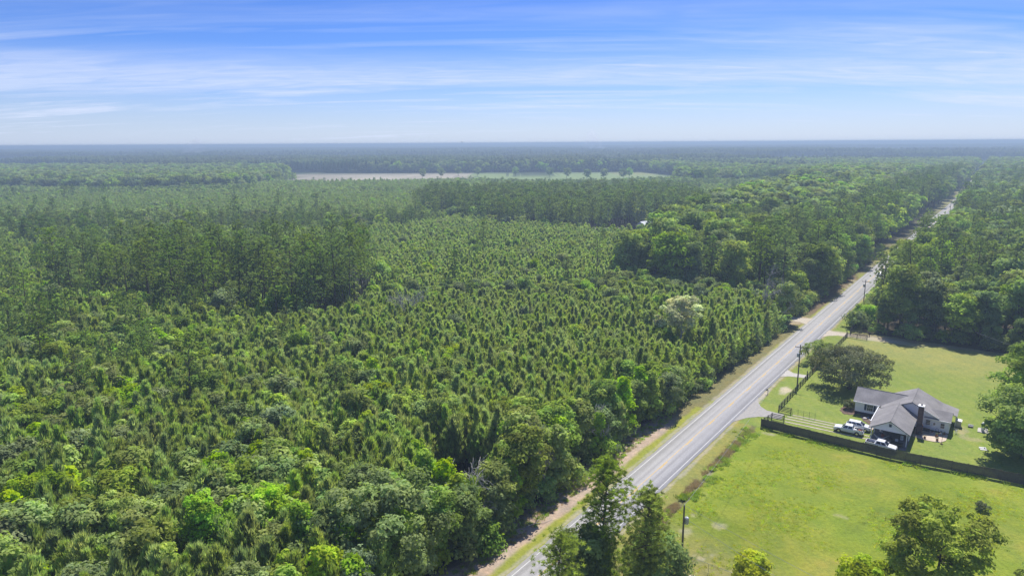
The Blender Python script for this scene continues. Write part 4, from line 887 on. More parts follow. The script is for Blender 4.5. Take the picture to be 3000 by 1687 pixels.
# ------------------------------------------------------------------ vehicles
def paint(name, c, m=0.0): 
    p = principled(name, c, 0.28, m, spec=0.5); p.node_tree.nodes['Principled BSDF'].inputs['Coat Weight'].default_value = 0.5; return p
paint('white_paint', (0.74, 0.75, 0.77)); paint('silver_paint', (0.50, 0.52, 0.54), 0.3); paint('blue_grey_paint', (0.20, 0.27, 0.38), 0.3)
principled('tyre', (0.02, 0.02, 0.02), 0.85); principled('tail_red', (0.35, 0.02, 0.02), 0.3); principled('lens', (0.75, 0.76, 0.78), 0.15, spec=0.6); principled('bed_liner', (0.03, 0.03, 0.032), 0.8); principled('tinted_glass', (0.016, 0.022, 0.045), 0.08, spec=0.8)
def ring(x, w, z0, z1, r=0.10, top=None):
    top = top or w; return [(x, -w*0.93, z0), (x, -w, z0+0.18), (x, -w, z1-r), (x, -top+r*0.6, z1), (x, top-r*0.6, z1), (x, w, z1-r), (x, w, z0+0.18), (x, w*0.93, z0)]
def wheel(root, x, y, r=0.37, rim='chrome'):
    sgn = 1 if y > 0 else -1
    w = MB().tube([(x, y-0.12*sgn, r), (x, y-0.10*sgn, r), (x, y+0.10*sgn, r), (x, y+0.12*sgn, r)], [r*0.9, r, r, r*0.9], 18).build('wheel', 'tyre', root, smooth=False)
    MB().tube([(x, y+0.121*sgn, r), (x, y+0.128*sgn, r)], [r*0.62, r*0.55], 14).build('rim', rim, w)
def glass(root, name, pts, out=0.012):
    P = [Vector(p) for p in pts]; c = sum(P, Vector())/4; n = (P[1]-P[0]).cross(P[2]-P[0]).normalized()
    if n.dot(c-Vector((0, 0, 0.9))) < 0: n = -n
    P = [c+(p-c)*0.90+n*out for p in P]; m = MB(); plate(m, P, 0.008, n); return m.build(name, 'tinted_glass', root)
def cabin(root, xs, wb, wt, zb, zt, mat, split=None):
    """xs: windshield base, windshield top, roof rear, rear base"""
    a, b, c, d = xs; mb = MB()
    lo = [(a, -wb, zb), (a, wb, zb), (d, wb, zb), (d, -wb, zb)]; hi = [(b, -wt, zt), (b, wt, zt), (c, wt, zt), (c, -wt, zt)]
    rf = [(b-0.12*(1 if b > c else -1), -wt*0.86, zt+0.05), (b-0.12*(1 if b > c else -1), wt*0.86, zt+0.05), (c+0.12, wt*0.86, zt+0.05), (c+0.12, -wt*0.86, zt+0.05)]
    mb.loft([lo, hi, rf]); cb = mb.build('cabin', mat, root)
    glass(root, 'windscreen', [lo[0], lo[1], hi[1], hi[0]]); glass(root, 'rear_window', [lo[2], lo[3], hi[3], hi[2]])
    f = lambda u, z, sg: Vector((a+(d-a)*u, sg*wb, zb))*(1-z)+Vector((b+(c-b)*u, sg*wt, zt))*z
    for sg in (-1, 1):
        for u0, u1 in (split or ((0.06, 0.48), (0.52, 0.94))): glass(root, 'side_window', [f(u0, 0.08, sg), f(u1, 0.08, sg), f(u1, 0.92, sg), f(u0, 0.92, sg)])
def lamps(root, xf, xr, w, zf, zr, hh=0.2):
    for sg in (-1, 1):
        MB().box((xf-0.10, sg*(w-0.28)-0.16, zf), (xf+0.02, sg*(w-0.28)+0.16, zf+hh)).build('headlight', 'lens', root); MB().box((xr-0.02, sg*(w-0.09)-0.09, zr), (xr+0.10, sg*(w-0.09)+0.09, zr+0.38)).build('tail_light', 'tail_red', root)
def pickup(label, loc, rz, mat='white_paint', load=False):
    r = empty('pickup_truck', loc, rz); tag(r, label, 'pickup truck')
    w = 0.93
    mb = MB().loft([ring(2.66, 0.78, 0.48, 0.86), ring(2.52, w*0.96, 0.42, 0.98), ring(2.0, w, 0.42, 1.06), ring(1.25, w, 0.42, 1.12), ring(0.9, w, 0.42, 1.13), ring(-0.95, w, 0.42, 1.13)]); mb.build('body', mat, r)
    cabin(r, (1.28, 0.62, -0.72, -0.93), 0.84, 0.68, 1.11, 1.72, mat)
    b = MB(); b.box((-2.55, -w, 0.45), (-0.96, -w+0.09, 1.18)).box((-2.55, w-0.09, 0.45), (-0.96, w, 1.18)).box((-1.05, -w+0.09, 0.45), (-0.96, w-0.09, 1.16)).box((-2.55, -w+0.09, 0.45), (-0.96, w-0.09, 0.62)); bd = b.build('bed', mat, r)
    MB().box((-2.53, -w+0.1, 0.621), (-1.06, w-0.1, 0.64)).build('bed_liner', 'bed_liner', bd); MB().box((-2.62, -w+0.05, 0.6), (-2.552, w-0.05, 1.16)).build('tailgate', mat, r)
    MB().box((2.60, -0.85, 0.42), (2.74, 0.85, 0.62)).build('bumper', 'chrome', r); MB().box((-2.78, -0.85, 0.45), (-2.63, 0.85, 0.62)).build('bumper', 'chrome', r); MB().box((2.665, -0.42, 0.64), (2.70, 0.42, 0.84)).build('grille', 'black_paint', r)
    for x in (1.72, -1.62):
        for sg in (-1, 1): wheel(r, x, sg*(w-0.08)); MB().tube([(x, sg*(w+0.006)-0.01*sg, 0.40), (x, sg*(w+0.012), 0.40)], [0.47, 0.46], 18).build('wheel_arch', 'tyre', r)
    for x in (1.72, -1.62):
        for sg in (-1, 1): pass
    lamps(r, 2.60, -2.56, w, 0.70, 0.72)
    for sg in (-1, 1): MB().box((1.0, sg*1.02-0.09, 1.15), (1.12, sg*1.02+0.09, 1.33)).build('mirror', mat, r)
    return r
ANG_T = math.atan2(-RDX, RDY)
t1 = pickup('white crew-cab pickup nosed toward the road with junk piled in its bed', W(70.1, 24.55, 0.02), ANG_T+math.pi+R(2))
t2 = pickup('white pickup with empty dark bed parked between carport and wooden fence', W(65.5, 31.1, 0.02), ANG_T+R(-3))
jk = empty('junk_pile', W(70.1, 26.4, 0.66)); jk.rotation_euler.z = ANG_T; tag(jk, 'heap of boxes, buckets and rods piled in the white pickup bed', 'junk')
JR = random.Random(3); jm = ['bed_liner', 'white_plastic', 'bare_wood', 'dark_metal', 'rust', 'hammock_cloth']
for k in range(9):
    a, b_2, c = JR.uniform(-0.6, 0.6), JR.uniform(-0.65, 0.65), JR.uniform(0.0, 0.3); o = MB().box((-0.22, -0.16, 0), (0.22, 0.16, 0.32+JR.random()*0.2)).build(['box', 'crate', 'bucket'][k % 3], jm[k % 6], jk, (a, b_2, c), JR.random()*3)
for k in range(3): MB().tube([(-0.9+0.3*k, -0.5+0.5*k, 0.4), (0.9, 0.3-0.3*k, 0.85)], 0.03, 5).build('rod', 'galvanised', jk)
def wagon(name, label, cat, loc, rz, mat, L=4.6, H=1.66, sedan=False):
    r = empty(name, loc, rz); tag(r, label, cat); w = 0.91; f = L/2
    MB().loft([ring(f, 0.66, 0.42, 0.78), ring(f-0.15, w*0.92, 0.34, 0.90), ring(f-0.7, w, 0.30, 1.02), ring(f-1.25, w, 0.30, 1.08), ring(-f+0.6, w, 0.30, 1.10), ring(-f+0.12, w*0.94, 0.34, 1.08 if not sedan else 1.0), ring(-f, 0.74, 0.42, 0.92)]).build('body', mat, r)
    if sedan: cabin(r, (f-1.35, f-2.15, -f+1.35, -f+0.7), 0.82, 0.60, 1.06, H-0.05, mat)
    else: cabin(r, (f-1.15, f-1.95, -f+0.55, -f+0.14), 0.84, 0.66, 1.07, H-0.05, mat, ((0.08, 0.40), (0.43, 0.70), (0.73, 0.93)))
    for x in (f-0.9, -f+0.85):
        for sg in (-1, 1): wheel(r, x, sg*(w-0.06), 0.35)
    lamps(r, f-0.12, -f+0.06, w, 0.66, 0.68, 0.16); MB().box((f-0.03, -0.40, 0.5), (f+0.015, 0.40, 0.68)).build('grille', 'black_paint', r)
    for sg in (-1, 1): MB().box((f-1.55, sg*0.99-0.08, 1.08), (f-1.42, sg*0.99+0.08, 1.22)).build('mirror', mat, r)
    return r
wagon('parked_suv', 'white SUV parked between the lawn and the pickup, facing the carport', 'SUV', W(73.2, 25.8, 0.02), ANG_T+R(2), 'white_paint')
wagon('parked_car', 'blue-grey car half hidden behind the foreground pines beside the road', 'car', W(11.0, 9.4, 0.0), ANG_T+R(12), 'blue_grey_paint', 4.6, 1.48, True)
wagon('passing_car', 'small silver car driving away on the distant road by the dark wood', 'car', W(258.5, 1.7, 0.0), ROAD_ANG, 'silver_paint', 4.5, 1.48, True)
wagon('parked_van', 'white vehicle partly hidden behind trees at the right picture edge', 'van', W(207.5, 52.5, 0.0), ANG_T+R(8), 'white_paint', 5.2, 2.0)

# ------------------------------------------------------------------ power poles, wires, mailbox
def power_pole(label, s, t, H_, arm=True, tr=0, side=(0, 1)):
    r = empty('power_pole', W(s, t), ROAD_ANG); tag(r, label, 'power pole', 'power poles along the road')
    MB().tube([(0, 0, -0.3), (0, 0, H_)], [0.17, 0.11], 10).build('pole', 'pole_wood', r)
    if arm:
        c = MB().box((-0.07, -1.2, H_-0.75), (0.07, 1.2, H_-0.62)).build('crossarm', 'pole_wood', r)
        for y in (-1.1, -0.4, 1.1): MB().tube([(0, y, H_-0.62), (0, y, H_-0.42)], [0.05, 0.035], 6).build('insulator', 'galvanised', c)
    else: MB().tube([(0, 0, H_), (0, 0, H_+0.25)], [0.05, 0.03], 6).build('insulator', 'galvanised', r)
    if tr:
        x, y = side[0]*0.42, side[1]*0.42
        t0 = MB().tube([(x, y, tr-0.5), (x, y, tr-0.46), (x, y, tr+0.40), (x, y, tr+0.5)], [0.24, 0.29, 0.29, 0.16], 14).build('transformer', 'galvanised', r)
        MB().tube([(x, y, tr+0.5), (x, y, tr+0.72)], [0.05, 0.03], 6).build('bushing', 'white_plastic', t0)
        MB().box((min(0, x), min(0, y)-0.02, tr-0.1), (max(0, x), max(0, y)+0.02, tr-0.03)).build('bracket', 'dark_metal', r)
    return r
power_pole('wooden power pole with crossarm and transformer by the black board fence', 92.8, 8.9, 10.3, True, 7.7, (-0.3, 0.8))
power_pole('slender near power pole with round grey transformer beside the foreground pines', 6.9, 15.2, 9.8, False, 7.6, (0.6, -0.8))
power_pole('power pole in front of the dark wood where the road narrows', 187.5, 7.2, 10.4, True, 8.3, (0, 1))
power_pole('tiny far power pole beside the bright stretch of distant road', 556, 5.4, 12.0, True, 7.5, (0, 1))
def wire(label, a, b, sag, r=0.018):
    pts_ = [a.lerp(b, u)-Vector((0, 0, 4*sag*u*(1-u))) for u in np.linspace(0, 1, 15)]; o = MB().tube(pts_, r, 4).build('power_line', 'galvanised'); tag(o, label, 'power line', 'power lines')
wire('thin power line from the near pole out over the open field', W(6.9, 15.2, 9.9), W(-6, 75, 9.0), 1.6, 0.02); wire('lower thin power line from the near transformer over the open field', W(6.9, 15.4, 8.0), W(-14, 80, 7.2), 1.4, 0.02)
wire('thin power line from the crossarm pole to the next pole by the dark wood', W(92.8, 9.7, 9.9), W(187.5, 8.0, 10.0), 1.4); wire('thin power line running from the near pole to the crossarm pole', W(6.9, 15.2, 9.9), W(92.8, 8.2, 9.9), 1.3)
wire('thin service line crossing in front of the dark wood beside the lawn', W(187.5, 7.2, 8.6), W(128, 62, 5.5), 1.2)
mbx = empty('mailbox', W(82.5, 4.9), ROAD_ANG); tag(mbx, 'dark mailbox on a post at the roadside near the driveway', 'mailbox')
MB().box((-0.05, -0.05, -0.1), (0.05, 0.05, 1.15)).build('post', 'black_paint', mbx); MB().box((-0.05, 0.05, 0.98), (0.05, 0.55, 1.06)).build('arm', 'black_paint', mbx)
MB().loft([[(x, 0.12+0.0*x, 1.07), (x, 0.40, 1.07), (x, 0.40, 1.22), (x, 0.34, 1.30), (x, 0.18, 1.30), (x, 0.12, 1.22)] for x in (-0.28, 0.28)]).build('box', 'black_paint', mbx)

# ------------------------------------------------------------------ garden things
def thing(name, label, cat, s, t, z=0.0, rz=0.0, group=None): e = empty(name, W(s, t, z), ROAD_ANG+rz); return tag(e, label, cat, group)
hm_ = thing('hammock', 'pale cloth hammock slung between the carport posts', 'hammock', 69.2, 28.9)
pp = [(0.0+0.0*k, -0.2-2.6*k/10, 1.45-0.85*math.sin(math.pi*k/10)) for k in range(11)]
mb = MB()
for i in range(10):
    w0 = 0.42*math.sin(math.pi*i/10)+0.03; w1_ = 0.42*math.sin(math.pi*(i+1)/10)+0.03; a, b = pp[i], pp[i+1]
    mb.add([(a[0]-w0, a[1], a[2]+0.1*w0), (a[0]+w0, a[1], a[2]+0.1*w0), (b[0]+w1_, b[1], b[2]+0.1*w1_), (b[0]-w1_, b[1], b[2]+0.1*w1_), (a[0]-w0, a[1], a[2]-0.03), (a[0]+w0, a[1], a[2]-0.03), (b[0]+w1_, b[1], b[2]-0.03), (b[0]-w1_, b[1], b[2]-0.03)], [(0, 1, 2, 3), (4, 7, 6, 5), (0, 4, 5, 1), (3, 2, 6, 7), (0, 3, 7, 4), (1, 5, 6, 2)])
mb.build('cloth', 'hammock_cloth', hm_); MB().tube([(0, 0.1, 1.6), pp[0]], 0.02, 4).build('rope', 'hammock_cloth', hm_); MB().tube([(0, -3.0, 1.6), pp[-1]], 0.02, 4).build('rope', 'hammock_cloth', hm_)
def pot(s, t, label, r=0.25, hh=0.35, mat='terracotta', g='potted plants on the patio', z=0.06, sh=1):
    e = thing('potted_plant', label, 'potted plant', s, t, z, 0, g)
    MB().tube([(0, 0, 0), (0, 0, hh)], [r*0.75, r], 10).build('pot', mat, e)
    tr, cr = SHPOT[int(s*7) % 2]; o = obj('foliage', cr, e, (0, 0, hh-0.05)); o.scale = (sh*0.62, sh*0.62, sh*0.5)
SHPOT = [broadleaf(300+i, h=0.8, rx=0.42, ncl=9, per=14, ls=0.10, cl=0.24, base=0.02, mat='leaf_oak', name='potted_foliage') for i in range(2)]
pot(75.7, 37.4, 'dark potted plant at the near edge of the patio'); pot(78.1, 39.2, 'dark spreading potted plant in the middle of the patio', sh=1.1); pot(75.9, 39.5, 'potted plant at the corner of the patio near the feeder pole', sh=1.1)
for k, (a, b) in enumerate([(79.9, 36.9), (80.0, 37.6), (79.9, 38.3), (80.1, 39.8), (80.0, 40.4)]):
    pot(a, b, ['small plant pot nearest the chimney against the house wall', 'white plant pot second from the chimney along the wall', 'plant pot below the small square window', 'plant pot below the right window of the end wall', 'plant pot at the outer corner of the house wall'][k], 0.2, 0.3, 'white_plastic' if k % 2 else 'terracotta', 'plant pots along the house wall', sh=0.8)
fd = thing('bird_feeder_pole', 'thin dark bird feeder pole at the right corner of the patio', 'feeder pole', 74.8, 40.35)
MB().tube([(0, 0, 0), (0, 0, 2.3)], 0.035, 6).build('pole', 'dark_metal', fd); MB().tube([(0, -0.45, 2.2), (0, 0, 2.35), (0, 0.45, 2.2)], 0.02, 5).build('hook', 'dark_metal', fd); MB().box((-0.09, 0.36, 1.9), (0.09, 0.54, 2.16)).build('feeder', 'bare_wood', fd); MB().tube([(0, 0, -0.02), (0, 0, 0.12)], [0.28, 0.2], 8).build('base', 'mulch', fd)
gr = thing('charcoal_grill', 'black grill standing beside the brick chimney', 'grill', 76.2, 36.4, 0.06)
MB().tube([(0, 0, 0.65), (0, 0, 0.78), (0, 0, 0.95), (0, 0, 1.1)], [0.18, 0.33, 0.33, 0.12], 12).build('bowl', 'black_paint', gr)
for k in range(3): MB().tube([(0.12*math.cos(k*2.1), 0.12*math.sin(k*2.1), 0.72), (0.34*math.cos(k*2.1), 0.34*math.sin(k*2.1), 0)], 0.02, 5).build('leg', 'dark_metal', gr)
bn = thing('garden_bench', 'dark bench between the chimney foot and the patio', 'bench', 78.9, 37.2, 0.06)
MB().box((-0.25, -0.7, 0.42), (0.25, 0.7, 0.48)).build('seat', 'dark_metal', bn); MB().box((0.22, -0.7, 0.5), (0.27, 0.7, 0.95)).build('backrest', 'dark_metal', bn)
for a in (-0.2, 0.2):
    for b in (-0.62, 0.62): MB().box((a-0.03, b-0.03, 0), (a+0.03, b+0.03, 0.42)).build('leg', 'dark_metal', bn)
ar = thing('metal_arch', 'small round-topped metal ornament against the end wall', 'ornament', 80.0, 39.05, 0.06); MB().tube([(0, -0.3, 0), (0, -0.3, 0.7), (0, -0.15, 0.98), (0, 0.15, 0.98), (0, 0.3, 0.7), (0, 0.3, 0)], 0.03, 6).build('hoop', 'dark_metal', ar); MB().box((-0.2, -0.28, 0.38), (0.2, 0.28, 0.43)).build('shelf', 'dark_metal', ar)
tk = thing('well_tank', 'upright white cylinder tank on a concrete pad at the lawn edge', 'tank', 86.7, 46.5, 0.12); MB().tube([(0, 0, 0), (0, 0, 1.55), (0, 0, 1.75)], [0.3, 0.3, 0.18], 14).build('cylinder', 'white_plastic', tk); MB().tube([(0, -0.3, 0.2), (0, -0.5, 0.2), (0, -0.5, 0)], 0.03, 5).build('pipe', 'galvanised', tk)
slab('concrete_pad', [(85.6, 45.6), (85.9, 47.6), (88.6, 47.3), (88.2, 45.7)], 0.10, 'concrete', jag=0.08)
rk = thing('pallet_stack', 'dark slatted crate lying on the lawn beside the house', 'crate', 88.1, 44.4); MB().box((-0.75, -0.45, 0.0), (0.75, 0.45, 0.1)).build('base', 'weathered_wood', rk)
for k in range(6): MB().box((-0.72+k*0.26, -0.45, 0.1), (-0.60+k*0.26, 0.45, 0.22)).build('slat', 'galvanised' if k % 2 else 'weathered_wood', rk)
db = thing('folded_panels', 'white and black folded panels lying in the grass by the big tree', 'panels', 76.8, 47.0, 0.0, 0.4); MB().box((-0.5, -0.6, 0.02), (-0.1, 0.6, 0.06)).build('panel', 'white_plastic', db); a_ = MB().box((0.0, -0.6, 0.0), (0.5, 0.6, 0.05)).build('panel', 'white_plastic', db); a_.rotation_euler.y = R(-25); MB().box((-0.1, -0.65, 0.0), (0.0, 0.65, 0.12)).build('hinge', 'black_paint', db)
shd = thing('storage_locker', 'grey storage locker behind the far corner of the house', 'locker', 86.6, 42.3); MB().box((-0.7, -0.5, 0), (0.7, 0.5, 1.35)).build('case', 'galvanised', shd); plate(MB(), [(-0.78, -0.58, 1.38), (0.78, -0.58, 1.38), (0.78, 0.58, 1.52), (-0.78, 0.58, 1.52)], 0.05, (0, 0, 1)).build('lid', 'white_plastic', shd)
dr = thing('drying_rack', 'white tubular drying rack at the corner of the end wall', 'drying rack', 82.2, 42.2)
for k in range(4): MB().tube([(-0.6, 0.5-0.3*k, 0.05), (0.5, -0.4+0.25*k, 0.95)], 0.022, 5).build('tube', 'white_plastic', dr); MB().tube([(-0.6, -0.5+0.3*k, 0.95), (0.6, 0.4-0.25*k, 0.1)], 0.022, 5).build('tube', 'white_plastic', dr)
wb = thing('workbench', 'cluttered workbench under the carport roof', 'workbench', 77.5, 33.2, 0.05); MB().box((-0.35, -1.1, 0.8), (0.35, 1.1, 0.88)).build('top', 'bare_wood', wb)
for a in (-0.3, 0.3):
    for b in (-1, 1): MB().box((a-0.04, b-0.04, 0), (a+0.04, b+0.04, 0.8)).build('leg', 'bare_wood', wb)
for k, (a, b, m_, l_) in enumerate([(71.0, 30.6, 'rust', 'reddish barrel under the carport'), (72.4, 33.8, 'white_plastic', 'white barrel by the carport side wall')]):
    e = thing('barrel', l_, 'barrel', a, b, 0.05); MB().tube([(0, 0, 0), (0, 0, 0.4), (0, 0, 0.85)], [0.27, 0.3, 0.27], 12).build('drum', m_, e); MB().tube([(0, 0, 0.4), (0, 0, 0.44)], 0.315, 12).build('hoop', 'dark_metal', e)
for k in range(3):
    e = thing('garden_chair', ['pale garden chair at the front of the carport slab', 'dark garden chair in the middle of the carport', 'garden chair behind the hammock'][k], 'chair', [69.6, 70.6, 73.4][k], [33.2, 32.2, 30.0][k], 0.05, k*1.1); mt = ['hammock_cloth', 'black_paint', 'white_plastic'][k]
    MB().box((-0.25, -0.25, 0.4), (0.25, 0.25, 0.45)).build('seat', mt, e); MB().box((0.2, -0.25, 0.45), (0.25, 0.25, 0.95)).build('backrest', mt, e)
    for a in (-0.22, 0.22):
        for b in (-0.22, 0.22): MB().box((a-0.02, b-0.02, 0), (a+0.02, b+0.02, 0.4)).build('leg', 'dark_metal', e)
mw = thing('utility_trailer', 'low black trailer frame on the carport slab behind the pickup', 'trailer', 68.2, 33.4, 0.05); MB().box((-0.6, -1.1, 0.42), (0.6, 1.1, 0.5)).build('deck', 'bed_liner', mw)
for sg in (-1, 1): MB().tube([(sg*0.62, 0, 0.27), (sg*0.74, 0, 0.27)], 0.27, 12).build('wheel', 'tyre', mw)
for sg in (-1, 1): MB().box((sg*0.6-0.02, -1.1, 0.5), (sg*0.6+0.02, 1.1, 0.85)).build('side_rail', 'dark_metal', mw)
def rock(label, s, t, r, mat='white_plastic', grp='pale stones in the planting bed'):
    e = thing('stone', label, 'stone', s, t, 0.02, 0, grp); g = np.random.default_rng(int(s*100)); mb = MB()
    mb.loft([[(r*q*math.cos(6.283*k/8)*(0.8+0.4*g.random()), r*q*math.sin(6.283*k/8)*(0.8+0.4*g.random()), z) for k in range(8)] for q, z in ((1, 0), (1.05, r*0.35), (0.55, r*0.7))]); mb.build('boulder', mat, e)
principled('pale_stone', (0.55, 0.53, 0.50), 0.9, noise=0.15)
for a, b, r in ((79.9, 25.9, 0.38), (80.7, 26.4, 0.26), (79.6, 26.9, 0.22), (78.4, 27.4, 0.16), (80.9, 27.6, 0.2)): rock('pale stone in the dark planting bed beside the carport', a, b, r, 'pale_stone')
br_ = thing('roadside_sign_board', 'small orange board lying among the shaded roadside trees', 'board', 200.6, -8.2, 0.1, 0.5); MB().box((-0.9, -0.08, 0), (0.9, 0.08, 0.5)).build('board', 'terracotta', br_); MB().box((-0.8, -0.5, -0.1), (-0.7, 0.5, 0.0)).build('foot', 'bare_wood', br_)
# near building roof at the bottom edge
ns = empty('shed', W(-4.0, 19.0), ROAD_ANG); tag(ns, 'beige metal roof corner of a low building at the bottom edge', 'shed'); principled('beige_metal', (0.46, 0.40, 0.33), 0.5)
MB().box((-5.3, -4.8, 0), (5.3, 2.5, 2.9)).build('wall', 'siding_white', ns); plate(MB(), [(-5.8, 2.9, 2.9), (6.0, 2.9, 2.9), (6.0, -1.2, 3.7), (-5.8, -1.2, 3.7)], 0.1, (0, 0, 1)).build('roof', 'beige_metal', ns); plate(MB(), [(-5.8, -1.2, 3.7), (6.0, -1.2, 3.7), (6.0, -5.2, 2.9), (-5.8, -5.2, 2.9)], 0.1, (0, 0, 1)).build('roof', 'beige_metal', ns)
MB().box((5.301, -1.9, 1.0), (5.34, -0.9, 2.0)).build('window', 'window_glass', ns)

# ------------------------------------------------------------------ far things
def far_house(label, x, y, rz, L, Wd, hh, roofmat, rise=2.2):
    e = empty('house', (x, y, 0), rz); tag(e, label, 'house'); MB().box((-L/2, -Wd/2, 0), (L/2, Wd/2, hh)).build('wall', 'siding_white', e)
    for sg in (-1, 1): plate(MB(), [(-L/2-0.5, sg*(Wd/2+0.5), hh-0.2), (L/2+0.5, sg*(Wd/2+0.5), hh-0.2), (L/2+0.5, 0, hh+rise), (-L/2-0.5, 0, hh+rise)], 0.15, (0, 0, 1)).build('roof', roofmat, e)
    for sg in (-1, 1): MB().add([(sg*L/2, -Wd/2, hh), (sg*L/2, Wd/2, hh), (sg*L/2, 0, hh+rise-0.15), (sg*(L/2-0.1), -Wd/2, hh), (sg*(L/2-0.1), Wd/2, hh), (sg*(L/2-0.1), 0, hh+rise-0.15)], [(0, 1, 2), (3, 5, 4), (0, 3, 4, 1), (1, 4, 5, 2), (2, 5, 3, 0)]).build('gable', 'siding_white', e)
    for k in range(3): f = MB().box((-L/2+1.2+k*L/3.2, -Wd/2-0.06, 1.0), (-L/2+2.4+k*L/3.2, -Wd/2-0.01, 2.3)).build('window', 'trim_white', e); MB().box((-L/2+1.3+k*L/3.2, -Wd/2-0.08, 1.1), (-L/2+2.3+k*L/3.2, -Wd/2-0.065, 2.2)).build('pane', 'window_glass', f)
principled('pinkish_roof', (0.26, 0.22, 0.23), 0.8, noise=0.1); principled('pale_roof', (0.62, 0.64, 0.66), 0.5)
far_house('grey-roofed house half hidden below the tall pine stand', 57, 408, R(-6), 15, 8, 5.6, 'pinkish_roof', 2.4); far_house('pale-roofed house deeper among the tall pines', 88, 446, R(40), 11, 7, 5.2, 'pale_roof', 2.4)
wt = empty('water_tower', (-1330, 19000, 0)); tag(wt, 'tiny water tower standing up from the far horizon', 'water tower'); MB().tube([(0, 0, 0), (0, 0, 75)], [6, 5], 10).build('stem', 'galvanised', wt); MB().tube([(0, 0, 72), (0, 0, 82), (0, 0, 96), (0, 0, 104)], [6, 24, 24, 5], 16).build('tank', 'galvanised', wt)
principled('white_roof', (0.8, 0.8, 0.8), 0.6); sr = random.Random(8)
for k in range(20):
    L = sr.uniform(35, 120); e = empty('warehouse', (-3350+k*98+sr.uniform(-30, 30), 7750+sr.uniform(-150, 150), 0)); tag(e, 'long low white building in the pale strip near the left horizon', 'building', 'white buildings near the horizon')
    MB().box((-L/2, -20, 0), (L/2, 20, 13)).build('wall', 'white_roof', e); plate(MB(), [(-L/2-1, -21, 13), (L/2+1, -21, 13), (L/2+1, 0, 17), (-L/2-1, 0, 17)], 0.5, (0, 0, 1)).build('roof', 'white_roof', e)
# smoke plumes
def plume(label, x, y, hh, r0, r1, lean, dens):
    m = bpy.data.materials.new('smoke_air'); m.use_nodes = True; t = m.node_tree; t.nodes.clear(); tcn = t.nodes.new('ShaderNodeTexCoord'); no = t.nodes.new('ShaderNodeTexNoise'); no.inputs['Scale'].default_value = 0.035; no.inputs['Detail'].default_value = 3
    t.links.new(tcn.outputs['Object'], no.inputs['Vector']); v = t.nodes.new('ShaderNodeVolumePrincipled'); v.inputs['Color'].default_value = (0.85, 0.9, 1, 1); v.inputs['Anisotropy'].default_value = 0.3
    t.links.new(mathn(t, 'MULTIPLY', mathn(t, 'MAXIMUM', mathn(t, 'SUBTRACT', no.outputs[0], 0.38), 0.0), dens*5), v.inputs['Density']); o = t.nodes.new('ShaderNodeOutputMaterial'); t.links.new(v.outputs[0], o.inputs['Volume'])
    k = 7; ob = MB().tube([(lean*(i/k)**1.6, 0, hh*i/k) for i in range(k+1)], [r0+(r1-r0)*(i/k)**0.8 for i in range(k+1)], 12).build('smoke_plume', m, None, (x, y, 0), smooth=True); tag(ob, label, 'smoke', None, 'stuff')
plume('thin bluish smoke drifting up from the left distant forest', -1290, 2730, 56, 9, 40, 80, 0.010)
plume('faint whitish smoke haze over the middle distant forest', 392, 3500, 57, 40, 90, 60, 0.004)

# ------------------------------------------------------------------ single trees
def single(name, maker, label, cat, s, t, rz=0.0, xy=None, extra=None):
    tr, cr = maker; p = W(s, t) if xy is None else Vector((xy[0], xy[1], 0)); e = empty(name, p, rz); tag(e, label, cat); obj('trunk', tr, e); obj('crown', cr, e); return e
single('oak_tree', broadleaf(401, h=9.8, rx=8.0, base=0.12, ncl=130, per=150, ls=0.20, mat='leaf_oak', trunks=4, cl=1.35), 'broad dark grey-green oak with several trunks on the lawn behind the house', 'tree', 97.5, 19.6)
single('yard_tree', broadleaf(402, h=5.8, rx=4.0, base=0.15, ncl=50, per=130, ls=0.2, mat='leaf_mid', cl=0.95), 'small fresh green tree by the fence between road and grey oak', 'tree', 113.5, 9.6)
single('round_shrub', broadleaf(403, h=1.9, rx=1.25, base=0.15, ncl=26, per=70, ls=0.11, mat='leaf_oak', cl=0.42), 'round clipped dark shrub in the mulch circle at the house corner', 'shrub', 83.7, 22.4)
single('flowering_tree', broadleaf(404, h=18, rx=4.9, base=0.52, ncl=38, per=190, ls=0.27, mat='blossom', bark='grey_bark', cl=1.15), 'tall bare-stemmed tree with cream white flowering crown above the young pines', 'tree', 92, -21)
single('leaning_flowering_tree', broadleaf(414, h=13, rx=1.6, base=0.72, ncl=10, per=90, ls=0.24, mat='blossom', bark='grey_bark', cl=0.8), 'thin pale stem with small cream crown beside the tall flowering tree', 'tree', 89.5, -26)
o = obj('dead_tree', dead_tree(405, 14.5, spread=1.4), None, W(142.4, -14.0)); tag(o, 'bleached leafless dead tree above the shrubs at the bend of the wood edge', 'dead tree')
single('roadside_tree', broadleaf(406, h=13.5, rx=3.9, base=0.2, ncl=60, per=110, ls=0.26, mat='leaf_mid', shape='round'), 'fresh green tree standing forward of the wood beside the roadside turnout', 'tree', 151, -9.6)
single('lone_pine', pine_tall(407, h=23.5, start=0.62, R0=3.6, ncl=26, per=60), 'lone slender pine with long bare trunk rising above the plantation', 'pine', 151, -80)
single('lone_bright_tree', broadleaf(408, h=13.5, rx=3.3, base=0.15, ncl=60, per=110, ls=0.26, shape='cone', mat='leaf_bright', cl=1.0), 'rounded bright green tree in front of the dark tall pine group', 'tree', 50, -139)
o = obj('dead_tree', dead_tree(409, 13, spread=0.9), None, W(66.0, -96.0)); tag(o, 'small grey dead tree poking out of the middle of the young pines', 'dead tree')
o = obj('dead_tree', dead_tree(410, 12, spread=0.7), None, W(92, -146)); tag(o, 'pale dead tree at the right end of the dark tall pine group', 'dead tree')
o = obj('dead_tree', dead_tree(411, 10, spread=0.8), None, W(12.5, -11.2)); tag(o, 'grey dead sapling at the wood edge above the sandy bank', 'dead tree')
